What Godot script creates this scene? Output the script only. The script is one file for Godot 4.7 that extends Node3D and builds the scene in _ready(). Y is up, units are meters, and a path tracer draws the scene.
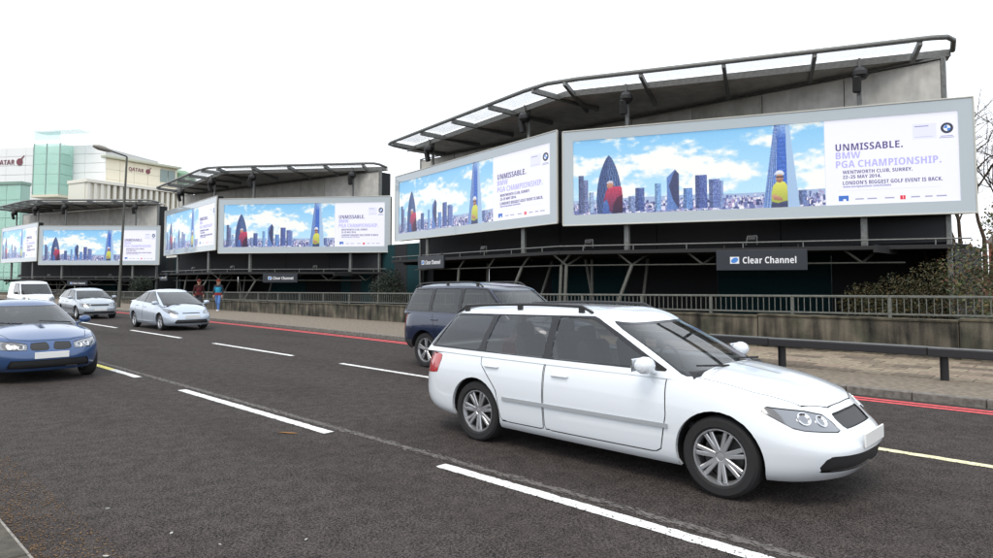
extends Node3D

# ---------------------------------------------------------------- mesh buffer
class MB:
	var v := PackedVector3Array()
	var n := PackedVector3Array()
	var c := PackedColorArray()
	var uv := PackedVector2Array()
	var use_c := false
	var use_uv := false
	var col := Color.WHITE

	func vert(p: Vector3, nn: Vector3, t: Vector2 = Vector2.ZERO) -> void:
		v.append(p)
		n.append(nn)
		c.append(col)
		uv.append(t)

	func tri3(a: Vector3, b: Vector3, d: Vector3, na: Vector3, nb: Vector3, nd: Vector3) -> void:
		if (b - a).cross(d - a).dot(na + nb + nd) > 0.0:
			vert(a, na)
			vert(d, nd)
			vert(b, nb)
		else:
			vert(a, na)
			vert(b, nb)
			vert(d, nd)

	func tri(a: Vector3, b: Vector3, d: Vector3, hint: Vector3) -> void:
		var nn := (b - a).cross(d - a).normalized()
		if nn.dot(hint) < 0.0:
			nn = -nn
		tri3(a, b, d, nn, nn, nn)

	func quad(a: Vector3, b: Vector3, d: Vector3, e: Vector3, hint: Vector3) -> void:
		tri(a, b, d, hint)
		tri(a, d, e, hint)

	func box(at: Vector3, size: Vector3, bevel: float = 0.0, bs: Basis = Basis.IDENTITY) -> void:
		var h := size * 0.5
		var b := minf(bevel, minf(h.x, minf(h.y, h.z)) * 0.9)
		for s in [-1.0, 1.0]:
			var p: Array[Vector3] = []
			for q in [[-1.0, -1.0], [1.0, -1.0], [1.0, 1.0], [-1.0, 1.0]]:
				p.append(at + bs * Vector3(s * h.x, q[0] * (h.y - b), q[1] * (h.z - b)))
			quad(p[0], p[1], p[2], p[3], bs * Vector3(s, 0, 0))
			p.clear()
			for q in [[-1.0, -1.0], [1.0, -1.0], [1.0, 1.0], [-1.0, 1.0]]:
				p.append(at + bs * Vector3(q[0] * (h.x - b), s * h.y, q[1] * (h.z - b)))
			quad(p[0], p[1], p[2], p[3], bs * Vector3(0, s, 0))
			p.clear()
			for q in [[-1.0, -1.0], [1.0, -1.0], [1.0, 1.0], [-1.0, 1.0]]:
				p.append(at + bs * Vector3(q[0] * (h.x - b), q[1] * (h.y - b), s * h.z))
			quad(p[0], p[1], p[2], p[3], bs * Vector3(0, 0, s))
		if b <= 0.0:
			return
		for sx in [-1.0, 1.0]:
			for sy in [-1.0, 1.0]:
				quad(at + bs * Vector3(sx * h.x, sy * (h.y - b), -(h.z - b)), at + bs * Vector3(sx * (h.x - b), sy * h.y, -(h.z - b)), at + bs * Vector3(sx * (h.x - b), sy * h.y, h.z - b), at + bs * Vector3(sx * h.x, sy * (h.y - b), h.z - b), bs * Vector3(sx, sy, 0))
				quad(at + bs * Vector3(sx * h.x, -(h.y - b), sy * (h.z - b)), at + bs * Vector3(sx * (h.x - b), -(h.y - b), sy * h.z), at + bs * Vector3(sx * (h.x - b), h.y - b, sy * h.z), at + bs * Vector3(sx * h.x, h.y - b, sy * (h.z - b)), bs * Vector3(sx, 0, sy))
				quad(at + bs * Vector3(-(h.x - b), sx * h.y, sy * (h.z - b)), at + bs * Vector3(-(h.x - b), sx * (h.y - b), sy * h.z), at + bs * Vector3(h.x - b, sx * (h.y - b), sy * h.z), at + bs * Vector3(h.x - b, sx * h.y, sy * (h.z - b)), bs * Vector3(0, sx, sy))
				for sz in [-1.0, 1.0]:
					tri(at + bs * Vector3(sx * h.x, sy * (h.y - b), sz * (h.z - b)), at + bs * Vector3(sx * (h.x - b), sy * h.y, sz * (h.z - b)), at + bs * Vector3(sx * (h.x - b), sy * (h.y - b), sz * h.z), bs * Vector3(sx, sy, sz))

	# a bar of rectangular section from a to b; "up" gives the height direction
	func bar(a: Vector3, b: Vector3, wide: float, high: float, bevel: float = 0.0, up: Vector3 = Vector3.UP) -> void:
		var d := (b - a).normalized()
		var side := d.cross(up)
		if side.length() < 0.01:
			side = d.cross(Vector3.RIGHT)
		side = side.normalized()
		var u2 := side.cross(d).normalized()
		box((a + b) * 0.5, Vector3((b - a).length(), high, wide), bevel, Basis(d, u2, side))

	func tube(pts: Array, r0: float, r1: float, sides: int = 8) -> void:
		var m := pts.size()
		var t0: Vector3 = (pts[1] - pts[0]).normalized()
		var ref := Vector3.UP if absf(t0.y) < 0.9 else Vector3.RIGHT
		var uu := t0.cross(ref).normalized()
		var prev: Array[Vector3] = []
		var prevn: Array[Vector3] = []
		for i in m:
			var t: Vector3
			if i == 0:
				t = t0
			elif i == m - 1:
				t = (pts[i] - pts[i - 1]).normalized()
			else:
				t = (pts[i + 1] - pts[i - 1]).normalized()
			uu = (uu - t * uu.dot(t)).normalized()
			var ww := t.cross(uu)
			var r := lerpf(r0, r1, float(i) / (m - 1))
			var ring: Array[Vector3] = []
			var rn: Array[Vector3] = []
			for k in sides:
				var a := TAU * k / sides
				var q := uu * cos(a) + ww * sin(a)
				rn.append(q)
				ring.append(pts[i] + q * r)
			if i > 0:
				for k in sides:
					var k2 := (k + 1) % sides
					tri3(prev[k], prev[k2], ring[k2], prevn[k], prevn[k2], rn[k2])
					tri3(prev[k], ring[k2], ring[k], prevn[k], rn[k2], rn[k])
			if i == 0 or i == m - 1:
				var hint := -t if i == 0 else t
				for k in range(1, sides - 1):
					tri(ring[0], ring[k], ring[k + 1], hint)
			prev = ring
			prevn = rn

	# profile of (radius, height) turned about the y axis of bs
	func lathe(prof: Array, segs: int, at: Vector3 = Vector3.ZERO, bs: Basis = Basis.IDENTITY) -> void:
		for i in prof.size() - 1:
			var a: Vector2 = prof[i]
			var b: Vector2 = prof[i + 1]
			var d := b - a
			var nn := Vector2(d.y, -d.x).normalized()
			for k in segs:
				var a0 := TAU * k / segs
				var a1 := TAU * (k + 1) / segs
				var c0 := Vector3(cos(a0), 0, sin(a0))
				var c1 := Vector3(cos(a1), 0, sin(a1))
				var n0 := bs * (c0 * nn.x + Vector3.UP * nn.y)
				var n1 := bs * (c1 * nn.x + Vector3.UP * nn.y)
				var p0 := at + bs * (c0 * a.x + Vector3.UP * a.y)
				var p1 := at + bs * (c1 * a.x + Vector3.UP * a.y)
				var p2 := at + bs * (c1 * b.x + Vector3.UP * b.y)
				var p3 := at + bs * (c0 * b.x + Vector3.UP * b.y)
				if a.x > 0.0001:
					tri3(p0, p1, p2, n0, n1, n1)
				if b.x > 0.0001:
					tri3(p0, p2, p3, n0, n1, n0)

	# flat polygon (x, y in the plane of bs) with thickness along bs.z
	func slab(poly: PackedVector2Array, at: Vector3, bs: Basis, thick: float) -> void:
		var ix := Geometry2D.triangulate_polygon(poly)
		for i in range(0, ix.size(), 3):
			var a := Vector3(poly[ix[i]].x, poly[ix[i]].y, 0)
			var b := Vector3(poly[ix[i + 1]].x, poly[ix[i + 1]].y, 0)
			var d := Vector3(poly[ix[i + 2]].x, poly[ix[i + 2]].y, 0)
			var o := Vector3(0, 0, thick)
			tri(at + bs * (a + o), at + bs * (b + o), at + bs * (d + o), bs.z)
			tri(at + bs * a, at + bs * b, at + bs * d, -bs.z)
		var m := poly.size()
		var cw := Geometry2D.is_polygon_clockwise(poly)
		for i in m:
			var p := poly[i]
			var q := poly[(i + 1) % m]
			var e := q - p
			var outw := Vector3(e.y, -e.x, 0) if not cw else Vector3(-e.y, e.x, 0)
			quad(at + bs * Vector3(p.x, p.y, 0), at + bs * Vector3(q.x, q.y, 0), at + bs * Vector3(q.x, q.y, thick), at + bs * Vector3(p.x, p.y, thick), bs * outw)

	func mesh() -> ArrayMesh:
		var arr := []
		arr.resize(Mesh.ARRAY_MAX)
		arr[Mesh.ARRAY_VERTEX] = v
		arr[Mesh.ARRAY_NORMAL] = n
		if use_c:
			arr[Mesh.ARRAY_COLOR] = c
		if use_uv:
			arr[Mesh.ARRAY_TEX_UV] = uv
		var m := ArrayMesh.new()
		m.add_surface_from_arrays(Mesh.PRIMITIVE_TRIANGLES, arr)
		return m

# ---------------------------------------------------------------- scene helpers
var names := {}
var rng := RandomNumberGenerator.new()
var M := {}

func numbered(called: String) -> String:
	var k: int = names.get(called, 0)
	names[called] = k + 1
	return called if k == 0 else "%s_%03d" % [called, k]

func tag(o: Node, label: String, category: String, group: String = "") -> void:
	o.set_meta("label", label)
	o.set_meta("category", category)
	if group != "":
		o.set_meta("group", group)

func thing(called: String, label: String, category: String, at: Vector3 = Vector3.ZERO, turn: float = 0.0, group: String = "") -> Node3D:
	var o := Node3D.new()
	o.name = numbered(called)
	add_child(o)
	o.position = at
	o.rotation.y = turn
	tag(o, label, category, group)
	return o

func part(called: String, shape: Variant, m: Material, parent: Node3D) -> MeshInstance3D:
	var o := MeshInstance3D.new()
	o.name = called
	o.mesh = shape.mesh() if shape is MB else shape
	o.material_override = m
	parent.add_child(o, true)
	return o

func struct(called: String, shape: Variant, m: Material) -> MeshInstance3D:
	var o := MeshInstance3D.new()
	o.name = numbered(called)
	o.mesh = shape.mesh() if shape is MB else shape
	o.material_override = m
	add_child(o)
	o.set_meta("kind", "structure")
	return o

func lin(r: float, g: float, b: float) -> Color:
	return Color(r, g, b).linear_to_srgb()

func mat(col: Color, rough: float = 0.7, metal: float = 0.0) -> StandardMaterial3D:
	var m := StandardMaterial3D.new()
	m.albedo_color = col
	m.roughness = rough
	m.metallic = metal
	return m

func paint(col: Color, rough: float = 0.35, metal: float = 0.0) -> StandardMaterial3D:
	var m := mat(col, rough, metal)
	m.clearcoat_enabled = true
	m.clearcoat = 1.0
	m.clearcoat_roughness = 0.04
	return m

func noise(sd: int, freq: float, oct: int = 4, kind: int = FastNoiseLite.TYPE_SIMPLEX_SMOOTH) -> FastNoiseLite:
	var f := FastNoiseLite.new()
	f.seed = sd
	f.noise_type = kind
	f.frequency = freq
	f.fractal_octaves = oct
	f.fractal_type = FastNoiseLite.FRACTAL_FBM if oct > 1 else FastNoiseLite.FRACTAL_NONE
	return f

# seamless picture: list of [seed, frequency, octaves, strength, stretch y], mapped round "base" (linear colour); returns albedo and bump textures
func surface_tex(size: int, base: Color, layers: Array, bump: float, tint: Color = Color(0, 0, 0), tint_seed: int = 0, tint_freq: float = 0.01, tint_amount: float = 0.0) -> Array:
	var pics: Array[PackedByteArray] = []
	for l in layers:
		var f := noise(l[0], l[1], l[2])
		var im: Image
		var st: float = l[4] if l.size() > 4 else 1.0
		if st != 1.0:
			im = f.get_seamless_image(size, int(size / st), false, false, 0.15, true)
			im.resize(size, size, Image.INTERPOLATE_CUBIC)
		else:
			im = f.get_seamless_image(size, size, false, false, 0.15, true)
		im.convert(Image.FORMAT_L8)
		pics.append(im.get_data())
	var tp := PackedByteArray()
	if tint_amount > 0.0:
		var ti := noise(tint_seed, tint_freq, 5).get_seamless_image(size, size, false, false, 0.15, true)
		ti.convert(Image.FORMAT_L8)
		tp = ti.get_data()
	var lut := PackedByteArray()
	lut.resize(4096)
	for i in 4096:
		var q := Color(i / 4095.0, 0, 0).linear_to_srgb()
		lut[i] = int(clampf(q.r, 0, 1) * 255.0)
	var out := PackedByteArray()
	out.resize(size * size * 3)
	var hb := PackedByteArray()
	hb.resize(size * size)
	for i in size * size:
		var g := 1.0
		var hgt := 0.5
		for k in pics.size():
			var d := pics[k][i] / 127.5 - 1.0
			g += d * layers[k][3]
			hgt += d * 0.5 * layers[k][3]
		g = maxf(g, 0.12)
		var r := base.r * g
		var gg := base.g * g
		var b := base.b * g
		if tint_amount > 0.0:
			var w := clampf((tp[i] / 255.0 - 0.5) * 4.0, 0.0, 1.0) * tint_amount
			r = lerpf(r, tint.r * g, w)
			gg = lerpf(gg, tint.g * g, w)
			b = lerpf(b, tint.b * g, w)
		out[i * 3] = lut[mini(4095, int(r * 4095.0))]
		out[i * 3 + 1] = lut[mini(4095, int(gg * 4095.0))]
		out[i * 3 + 2] = lut[mini(4095, int(b * 4095.0))]
		hb[i] = int(clampf(hgt, 0, 1) * 255.0)
	var al := Image.create_from_data(size, size, false, Image.FORMAT_RGB8, out)
	al.generate_mipmaps()
	var nm: ImageTexture = null
	if bump > 0.0:
		var hi := Image.create_from_data(size, size, false, Image.FORMAT_L8, hb)
		hi.convert(Image.FORMAT_RGBA8)
		hi.bump_map_to_normal_map(bump)
		nm = ImageTexture.create_from_image(hi)
	return [ImageTexture.create_from_image(al), nm]

func tex_mat(t: Array, metres: float, rough: float = 0.85, metal: float = 0.0, nscale: float = 1.0) -> StandardMaterial3D:
	var m := mat(Color.WHITE, rough, metal)
	m.albedo_texture = t[0]
	if t[1] != null:
		m.normal_enabled = true
		m.normal_texture = t[1]
		m.normal_scale = nscale
	m.uv1_triplanar = true
	m.uv1_world_triplanar = true
	m.uv1_scale = Vector3.ONE / metres
	return m

func tinted(m: StandardMaterial3D, c: Color) -> StandardMaterial3D:
	var q: StandardMaterial3D = m.duplicate()
	q.albedo_color = c
	return q

# smooth curve through (x, y) points with ascending x
func cv(p: Array, x: float) -> float:
	var m := p.size()
	if x <= p[0].x:
		return p[0].y
	if x >= p[m - 1].x:
		return p[m - 1].y
	var i := 0
	while x > p[i + 1].x:
		i += 1
	var a: Vector2 = p[i]
	var b: Vector2 = p[i + 1]
	var h := b.x - a.x
	var s := (b.y - a.y) / h
	var ta := s
	var tb := s
	if i > 0:
		var s0: float = (a.y - p[i - 1].y) / (a.x - p[i - 1].x)
		ta = 0.0 if s0 * s <= 0.0 else 2.0 * s0 * s / (s0 + s)
	if i < m - 2:
		var s1: float = (p[i + 2].y - b.y) / (p[i + 2].x - b.x)
		tb = 0.0 if s1 * s <= 0.0 else 2.0 * s1 * s / (s1 + s)
	var t := (x - a.x) / h
	var t2 := t * t
	var t3 := t2 * t
	return (2 * t3 - 3 * t2 + 1) * a.y + (t3 - 2 * t2 + t) * h * ta + (-2 * t3 + 3 * t2) * b.y + (t3 - t2) * h * tb

func text_mesh(s: String, wide: float, high: float, bold: bool) -> TextMesh:
	# the caller scales the node; this only makes the mesh
	var t := TextMesh.new()
	var f := SystemFont.new()
	f.font_names = PackedStringArray(["Droid Sans"])
	if bold:
		f.font_weight = 700
	t.font = f
	t.text = s
	t.font_size = 64
	t.pixel_size = 0.01
	t.depth = 0.02
	t.horizontal_alignment = HORIZONTAL_ALIGNMENT_CENTER
	t.vertical_alignment = VERTICAL_ALIGNMENT_CENTER
	return t

# lettering scaled to fill a rectangle wide x high centred on "at" (local x right, y up, z out)
func lettering(s: String, at: Vector3, wide: float, high: float, m: Material, parent: Node3D, bold: bool = true) -> MeshInstance3D:
	var key := s + str(bold)
	if not M.has("txt" + key):
		M["txt" + key] = text_mesh(s, wide, high, bold)
	var t: TextMesh = M["txt" + key]
	var bb := t.get_aabb()
	var o := MeshInstance3D.new()
	o.name = "lettering"
	o.mesh = t
	o.material_override = m
	parent.add_child(o, true)
	var sx := wide / bb.size.x
	var sy := high / bb.size.y
	o.scale = Vector3(sx, sy, 0.25)
	o.position = at - Vector3(bb.get_center().x * sx, bb.get_center().y * sy, 0)
	return o

# ---------------------------------------------------------------- vehicles
class Soup:
	var p := PackedVector3Array()
	var n := PackedVector3Array()
	var u := PackedVector2Array()
	func add(a: Vector3, na: Vector3, ua: Vector2) -> void:
		p.append(a)
		n.append(na)
		u.append(ua)
	func join(o: Soup) -> void:
		p.append_array(o.p)
		n.append_array(o.n)
		u.append_array(o.u)

func sdf(poly: PackedVector2Array, q: Vector2) -> float:
	var m := poly.size()
	var d := 1e9
	var inside := false
	var j := m - 1
	for i in m:
		var a := poly[i]
		var b := poly[j]
		var e := b - a
		var w := q - a
		var t := clampf(w.dot(e) / e.dot(e), 0.0, 1.0)
		d = minf(d, (w - e * t).length_squared())
		if (a.y > q.y) != (b.y > q.y) and q.x < e.x * (q.y - a.y) / e.y + a.x:
			inside = not inside
		j = i
	return -sqrt(d) if inside else sqrt(d)

# splits a soup where f(position, uv) < level: [inside, outside]
func split(s: Soup, f: Callable, level: float, lo: Vector3, hi: Vector3) -> Array:
	var a := Soup.new()
	var b := Soup.new()
	var m := s.p.size()
	var i := 0
	while i < m:
		var p0 := s.p[i]
		var p1 := s.p[i + 1]
		var p2 := s.p[i + 2]
		var mx := Vector3(maxf(p0.x, maxf(p1.x, p2.x)), maxf(p0.y, maxf(p1.y, p2.y)), maxf(p0.z, maxf(p1.z, p2.z)))
		var mn := Vector3(minf(p0.x, minf(p1.x, p2.x)), minf(p0.y, minf(p1.y, p2.y)), minf(p0.z, minf(p1.z, p2.z)))
		if mx.x < lo.x or mx.y < lo.y or mx.z < lo.z or mn.x > hi.x or mn.y > hi.y or mn.z > hi.z:
			for k in 3:
				b.add(s.p[i + k], s.n[i + k], s.u[i + k])
			i += 3
			continue
		var d := [f.call(p0, s.u[i]) - level, f.call(p1, s.u[i + 1]) - level, f.call(p2, s.u[i + 2]) - level]
		if d[0] >= -1e-6 and d[1] >= -1e-6 and d[2] >= -1e-6:
			for k in 3:
				b.add(s.p[i + k], s.n[i + k], s.u[i + k])
		elif d[0] <= 1e-6 and d[1] <= 1e-6 and d[2] <= 1e-6:
			for k in 3:
				a.add(s.p[i + k], s.n[i + k], s.u[i + k])
		else:
			for side in 2:
				var pp: Array = []
				for k in 3:
					var k2 := (k + 1) % 3
					var dk: float = d[k] if side == 0 else -d[k]
					var dl: float = d[k2] if side == 0 else -d[k2]
					if dk <= 0.0:
						pp.append([s.p[i + k], s.n[i + k], s.u[i + k]])
					if (dk < 0.0) != (dl < 0.0) and absf(dk - dl) > 1e-12:
						var t := clampf(dk / (dk - dl), 0.0, 1.0)
						pp.append([s.p[i + k].lerp(s.p[i + k2], t), s.n[i + k].lerp(s.n[i + k2], t), s.u[i + k].lerp(s.u[i + k2], t)])
				var o: Soup = a if side == 0 else b
				for k in range(1, pp.size() - 1):
					for w in [pp[0], pp[k], pp[k + 1]]:
						o.add(w[0], w[1], w[2])
		i += 3
	return [a, b]

# soup -> mesh; side 1 = as built (z > 0), -1 = mirrored, 0 = both
func soup_mesh(s: Soup, side: int, push: float = 0.0) -> MB:
	var b := MB.new()
	for sd in [1.0, -1.0]:
		if side != 0 and side != int(sd):
			continue
		var k := Vector3(1, 1, sd)
		for i in range(0, s.p.size(), 3):
			var n0 := s.n[i].normalized()
			var n1 := s.n[i + 1].normalized()
			var n2 := s.n[i + 2].normalized()
			b.tri3((s.p[i] + n0 * push) * k, (s.p[i + 1] + n1 * push) * k, (s.p[i + 2] + n2 * push) * k, n0 * k, n1 * k, n2 * k)
	return b

func arc_points(x0: float, depth: float, w: float, ex: float, ez: float, count: int) -> PackedVector2Array:
	# from the centre of the end (z = 0) round the corner to the side, resampled evenly
	var raw := PackedVector2Array()
	var len := PackedFloat32Array()
	var total := 0.0
	for i in 121:
		var a := PI * 0.5 * (1.0 - pow(i / 120.0, 2.2))
		var q := Vector2(x0 + depth * pow(maxf(sin(a), 0.0), 2.0 / ex), w * pow(maxf(cos(a), 0.0), 2.0 / ez))
		if i > 0:
			total += q.distance_to(raw[i - 1])
		raw.append(q)
		len.append(total)
	var out := PackedVector2Array()
	var j := 0
	for i in count:
		var want := total * i / count
		while j < 119 and len[j + 1] < want:
			j += 1
		var g := maxf(len[j + 1] - len[j], 1e-9)
		out.append(raw[j].lerp(raw[j + 1], clampf((want - len[j]) / g, 0.0, 1.0)))
	return out

func contour(fx: float, rx: float, w: float, fd: float, rd: float, fm: float, rm: float, nf: int, ns: int, nr: int, bow: float) -> PackedVector2Array:
	var out := arc_points(fx - fd, fd, w, 2.2, fm, nf)
	for i in ns:
		out.append(Vector2(lerpf(fx - fd, rx + rd, float(i) / ns), w))
	var back := arc_points(0, rd, w, 2.2, rm, nr)
	out.append(Vector2(rx + rd, w))
	for i in range(nr - 1, -1, -1):
		out.append(Vector2(rx + rd - back[i].x, back[i].y))
	var half := (fx - rx) * 0.5
	var mid := (fx + rx) * 0.5
	for i in out.size():
		var t := (out[i].x - mid) / half
		out[i].y *= 1.0 - bow * t * t
	return out

func grid_soup(rows: Array, uvs: Array, centre_y: float) -> Soup:
	var s := Soup.new()
	var nr := rows.size()
	var nc: int = rows[0].size()
	var nrm := []
	for j in nr:
		var line := PackedVector3Array()
		for i in nc:
			var a: Vector3 = rows[j][maxi(i - 1, 0)]
			var b: Vector3 = rows[j][mini(i + 1, nc - 1)]
			if i == 0:
				a = Vector3(b.x, b.y, -b.z)
			if i == nc - 1:
				b = Vector3(a.x, a.y, -a.z)
			var d: Vector3 = rows[maxi(j - 1, 0)][i]
			var e: Vector3 = rows[mini(j + 1, nr - 1)][i]
			var q := (b - a).cross(e - d)
			if j == nr - 1 or q.length() < 1e-9:
				q = Vector3(0, 1, 0) if j == nr - 1 else q
			q = q.normalized()
			var p: Vector3 = rows[j][i]
			var outw := Vector3(p.x * 0.25, (p.y - centre_y) * 2.0, p.z)
			if q.dot(outw) < 0.0:
				q = -q
			line.append(q)
		nrm.append(line)
	for j in nr - 1:
		for i in nc - 1:
			for t in [[0, 0, 1, 0, 1, 1], [0, 0, 1, 1, 0, 1]]:
				for k in 3:
					var ii: int = i + t[k * 2]
					var jj: int = j + t[k * 2 + 1]
					s.add(rows[jj][ii], nrm[jj][ii], uvs[jj][ii])
	return s

func make_wheel(r: float, wide: float, spokes: int, rim_mat: Material) -> Node3D:
	# axis along +z (outer face at +z)
	var w := Node3D.new()
	w.name = "wheel"
	var bs := Basis(Vector3(1, 0, 0), Vector3(0, 0, 1), Vector3(0, -1, 0))
	var h := wide * 0.5
	var rr := r * 0.685
	var t := MB.new()
	t.lathe([Vector2(rr, -h * 0.8), Vector2(rr + 0.02, -h), Vector2(r - 0.03, -h), Vector2(r - 0.008, -h * 0.82), Vector2(r, -h * 0.55), Vector2(r, h * 0.55), Vector2(r - 0.008, h * 0.82), Vector2(r - 0.03, h), Vector2(rr + 0.02, h), Vector2(rr, h * 0.8)], 36, Vector3.ZERO, Basis(bs.x, bs.y, bs.z))
	part("tyre", t, M.tyre, w)
	var q := MB.new()
	q.lathe([Vector2(rr, -h * 0.75), Vector2(rr * 0.93, -h * 0.3), Vector2(rr * 0.9, h * 0.5), Vector2(rr * 0.96, h * 0.84), Vector2(rr * 1.01, h * 0.84)], 36, Vector3.ZERO, bs)
	q.lathe([Vector2(0.0001, h * 0.62), Vector2(rr * 0.17, h * 0.6), Vector2(rr * 0.21, h * 0.5), Vector2(rr * 0.23, h * 0.1)], 18, Vector3.ZERO, bs)
	for i in spokes:
		var a := TAU * i / spokes
		for o in [-0.13, 0.13]:
			var d0 := Vector3(cos(a + o * 1.6), sin(a + o * 1.6), 0)
			var d1 := Vector3(cos(a + o), sin(a + o), 0)
			q.bar(d0 * rr * 0.15 + Vector3(0, 0, h * 0.5), d1 * rr * 0.93 + Vector3(0, 0, h * 0.62), 0.035, 0.03, 0.006, Vector3(0, 0, 1))
	part("rim", q, rim_mat, w)
	var b := MB.new()
	b.lathe([Vector2(0.0001, h * 0.02), Vector2(rr * 0.75, h * 0.02), Vector2(rr * 0.75, -h * 0.1)], 24, Vector3.ZERO, bs)
	part("brake_disc", b, M.dark_metal, w)
	return w

func car(S: Dictionary, called: String, label: String, at: Vector3, turn: float) -> Node3D:
	var root := thing(called, label, S.category, at, turn, "vehicles on the road")
	var body_mat: Material = S.paint
	var f0: float = S.len * 0.5
	var r0 := -f0
	var W: float = S.w
	var nf := 18
	var nr := 16
	var ns := 46
	var ks := [0.0, 0.04, 0.1, 0.17, 0.24, 0.31, 0.38, 0.45, 0.52, 0.59, 0.66, 0.73, 0.8, 0.86, 0.91, 0.95, 0.98, 1.0]
	var es := [0.02, 0.05, 0.1, 0.16, 0.24, 0.34, 0.46, 0.6, 0.75, 0.9, 1.0]
	var ws: Array = S.get("ws", [Vector2(0, 0.9), Vector2(0.07, 0.955), Vector2(0.3, 0.985), Vector2(0.55, 1.0), Vector2(0.72, 0.992), Vector2(0.86, 0.975), Vector2(0.95, 0.95), Vector2(1, 0.925)])
	var fd: float = S.get("fd", 0.8)
	var rd: float = S.get("rd", 0.5)
	var fm: float = S.get("fm", 3.0)
	var rm: float = S.get("rm", 4.0)
	# arc length from the middle of the nose, measured half way up
	var mid := contour(f0 - cv(S.nose, 0.5), r0 + cv(S.tail, 0.5), W, fd, rd, fm, rm, nf, ns, nr, 0.03)
	var ql := PackedFloat32Array([0.0])
	for i in range(1, mid.size()):
		ql.append(ql[i - 1] + mid[i].distance_to(mid[i - 1]))
	var qt := ql[ql.size() - 1]
	var rows := []
	var uvs := []
	var last: PackedVector2Array
	for k in ks:
		var c := contour(f0 - cv(S.nose, k), r0 + cv(S.tail, k), W * cv(ws, k), fd, rd, fm, rm, nf, ns, nr, 0.03)
		var line := PackedVector3Array()
		var ul := PackedVector2Array()
		for i in c.size():
			line.append(Vector3(c[i].x, lerpf(cv(S.sill, c[i].x), cv(S.shoulder, c[i].x), k), c[i].y))
			ul.append(Vector2(ql[i], k))
		rows.append(line)
		uvs.append(ul)
		last = c
	for e in es:
		var line := PackedVector3Array()
		var ul := PackedVector2Array()
		for i in last.size():
			var sp := Vector2(clampf(last[i].x, r0 + 0.45, f0 - 0.75), 0)
			var q := last[i].lerp(sp, e)
			line.append(Vector3(q.x, lerpf(cv(S.shoulder, q.x), cv(S.deck, q.x), 1.0 - pow(1.0 - e, 2.6)), q.y))
			ul.append(Vector2(ql[i], 1.0 + e))
		rows.append(line)
		uvs.append(ul)
	var body := grid_soup(rows, uvs, 0.5)
	var big := Vector3(50, 50, 50)
	var side_z := func(x: float, y: float) -> float:
		var k := clampf((y - cv(S.sill, x)) / (cv(S.shoulder, x) - cv(S.sill, x)), 0.0, 1.0)
		var w := W * cv(ws, k)
		var fx := f0 - cv(S.nose, k)
		var rx := r0 + cv(S.tail, k)
		var t := (x - (fx + rx) * 0.5) / ((fx - rx) * 0.5)
		w *= 1.0 - 0.03 * t * t
		if x > fx - fd:
			w *= pow(maxf(1.0 - pow(clampf((x - fx + fd) / fd, 0, 1), 2.2), 0.0), 1.0 / fm)
		elif x < rx + rd:
			w *= pow(maxf(1.0 - pow(clampf((rx + rd - x) / rd, 0, 1), 2.2), 0.0), 1.0 / rm)
		return w
	# wheel arches
	var R: float = S.r
	var ra: float = R + S.get("gap", 0.045)
	for wx in [S.xf, S.xr]:
		var cut := func(p: Vector3, _u: Vector2) -> float: return Vector2(p.x - wx, p.y - R).length() - ra
		var got := split(body, cut, 0.0, Vector3(wx - ra - 0.1, -1, 0.3), Vector3(wx + ra + 0.1, R + ra + 0.1, 2))
		body = got[1]
		for sd in [1.0, -1.0]:
			var lip := MB.new()
			var liner := MB.new()
			for i in 26:
				var a0 := lerpf(-0.35, PI + 0.35, i / 26.0)
				var a1 := lerpf(-0.35, PI + 0.35, (i + 1) / 26.0)
				var c0 := Vector2(wx + ra * cos(a0), R + ra * sin(a0))
				var c1 := Vector2(wx + ra * cos(a1), R + ra * sin(a1))
				if c0.y < cv(S.sill, c0.x) or c1.y < cv(S.sill, c1.x):
					continue
				var z0: float = side_z.call(c0.x, c0.y)
				var z1: float = side_z.call(c1.x, c1.y)
				var inw := Vector3(-cos((a0 + a1) * 0.5), -sin((a0 + a1) * 0.5), 0)
				lip.quad(Vector3(c0.x, c0.y, z0 * sd), Vector3(c1.x, c1.y, z1 * sd), Vector3(c1.x, c1.y, (z1 - 0.035) * sd), Vector3(c0.x, c0.y, (z0 - 0.035) * sd), inw)
				liner.quad(Vector3(c0.x, c0.y, (z0 - 0.035) * sd), Vector3(c1.x, c1.y, (z1 - 0.035) * sd), Vector3(c1.x, c1.y, 0.3 * sd), Vector3(c0.x, c0.y, 0.3 * sd), inw)
				liner.tri(Vector3(c0.x, c0.y, 0.3 * sd), Vector3(c1.x, c1.y, 0.3 * sd), Vector3(wx, R * 0.6, 0.3 * sd), Vector3(0, 0, sd))
			part("arch_lip", lip, S.get("lip", body_mat), root)
			part("wheel_arch_liner", liner, M.black, root)
	# lights, grilles and trims cut out of the shell: polygons in (distance from the nose round the corner, height)
	for c in S.get("front_cuts", []):
		var poly: PackedVector2Array = c.poly
		var bx := c.get("q", 1.6) as float
		var fn := func(p: Vector3, u: Vector2) -> float: return sdf(poly, Vector2(u.x, p.y)) if u.x < bx + 0.4 else 9.0
		var got := split(body, fn, 0.004, Vector3(f0 - 1.6, 0, -1), big)
		body = got[1]
		var in2 := split(got[0], fn, -0.004, -big, big)
		for sd in ([1, -1] if c.get("pair", false) else [0]):
			part("seam", soup_mesh(in2[1], sd, -0.004), M.black, root)
		if in2[0].p.size() == 0:
			continue
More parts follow.
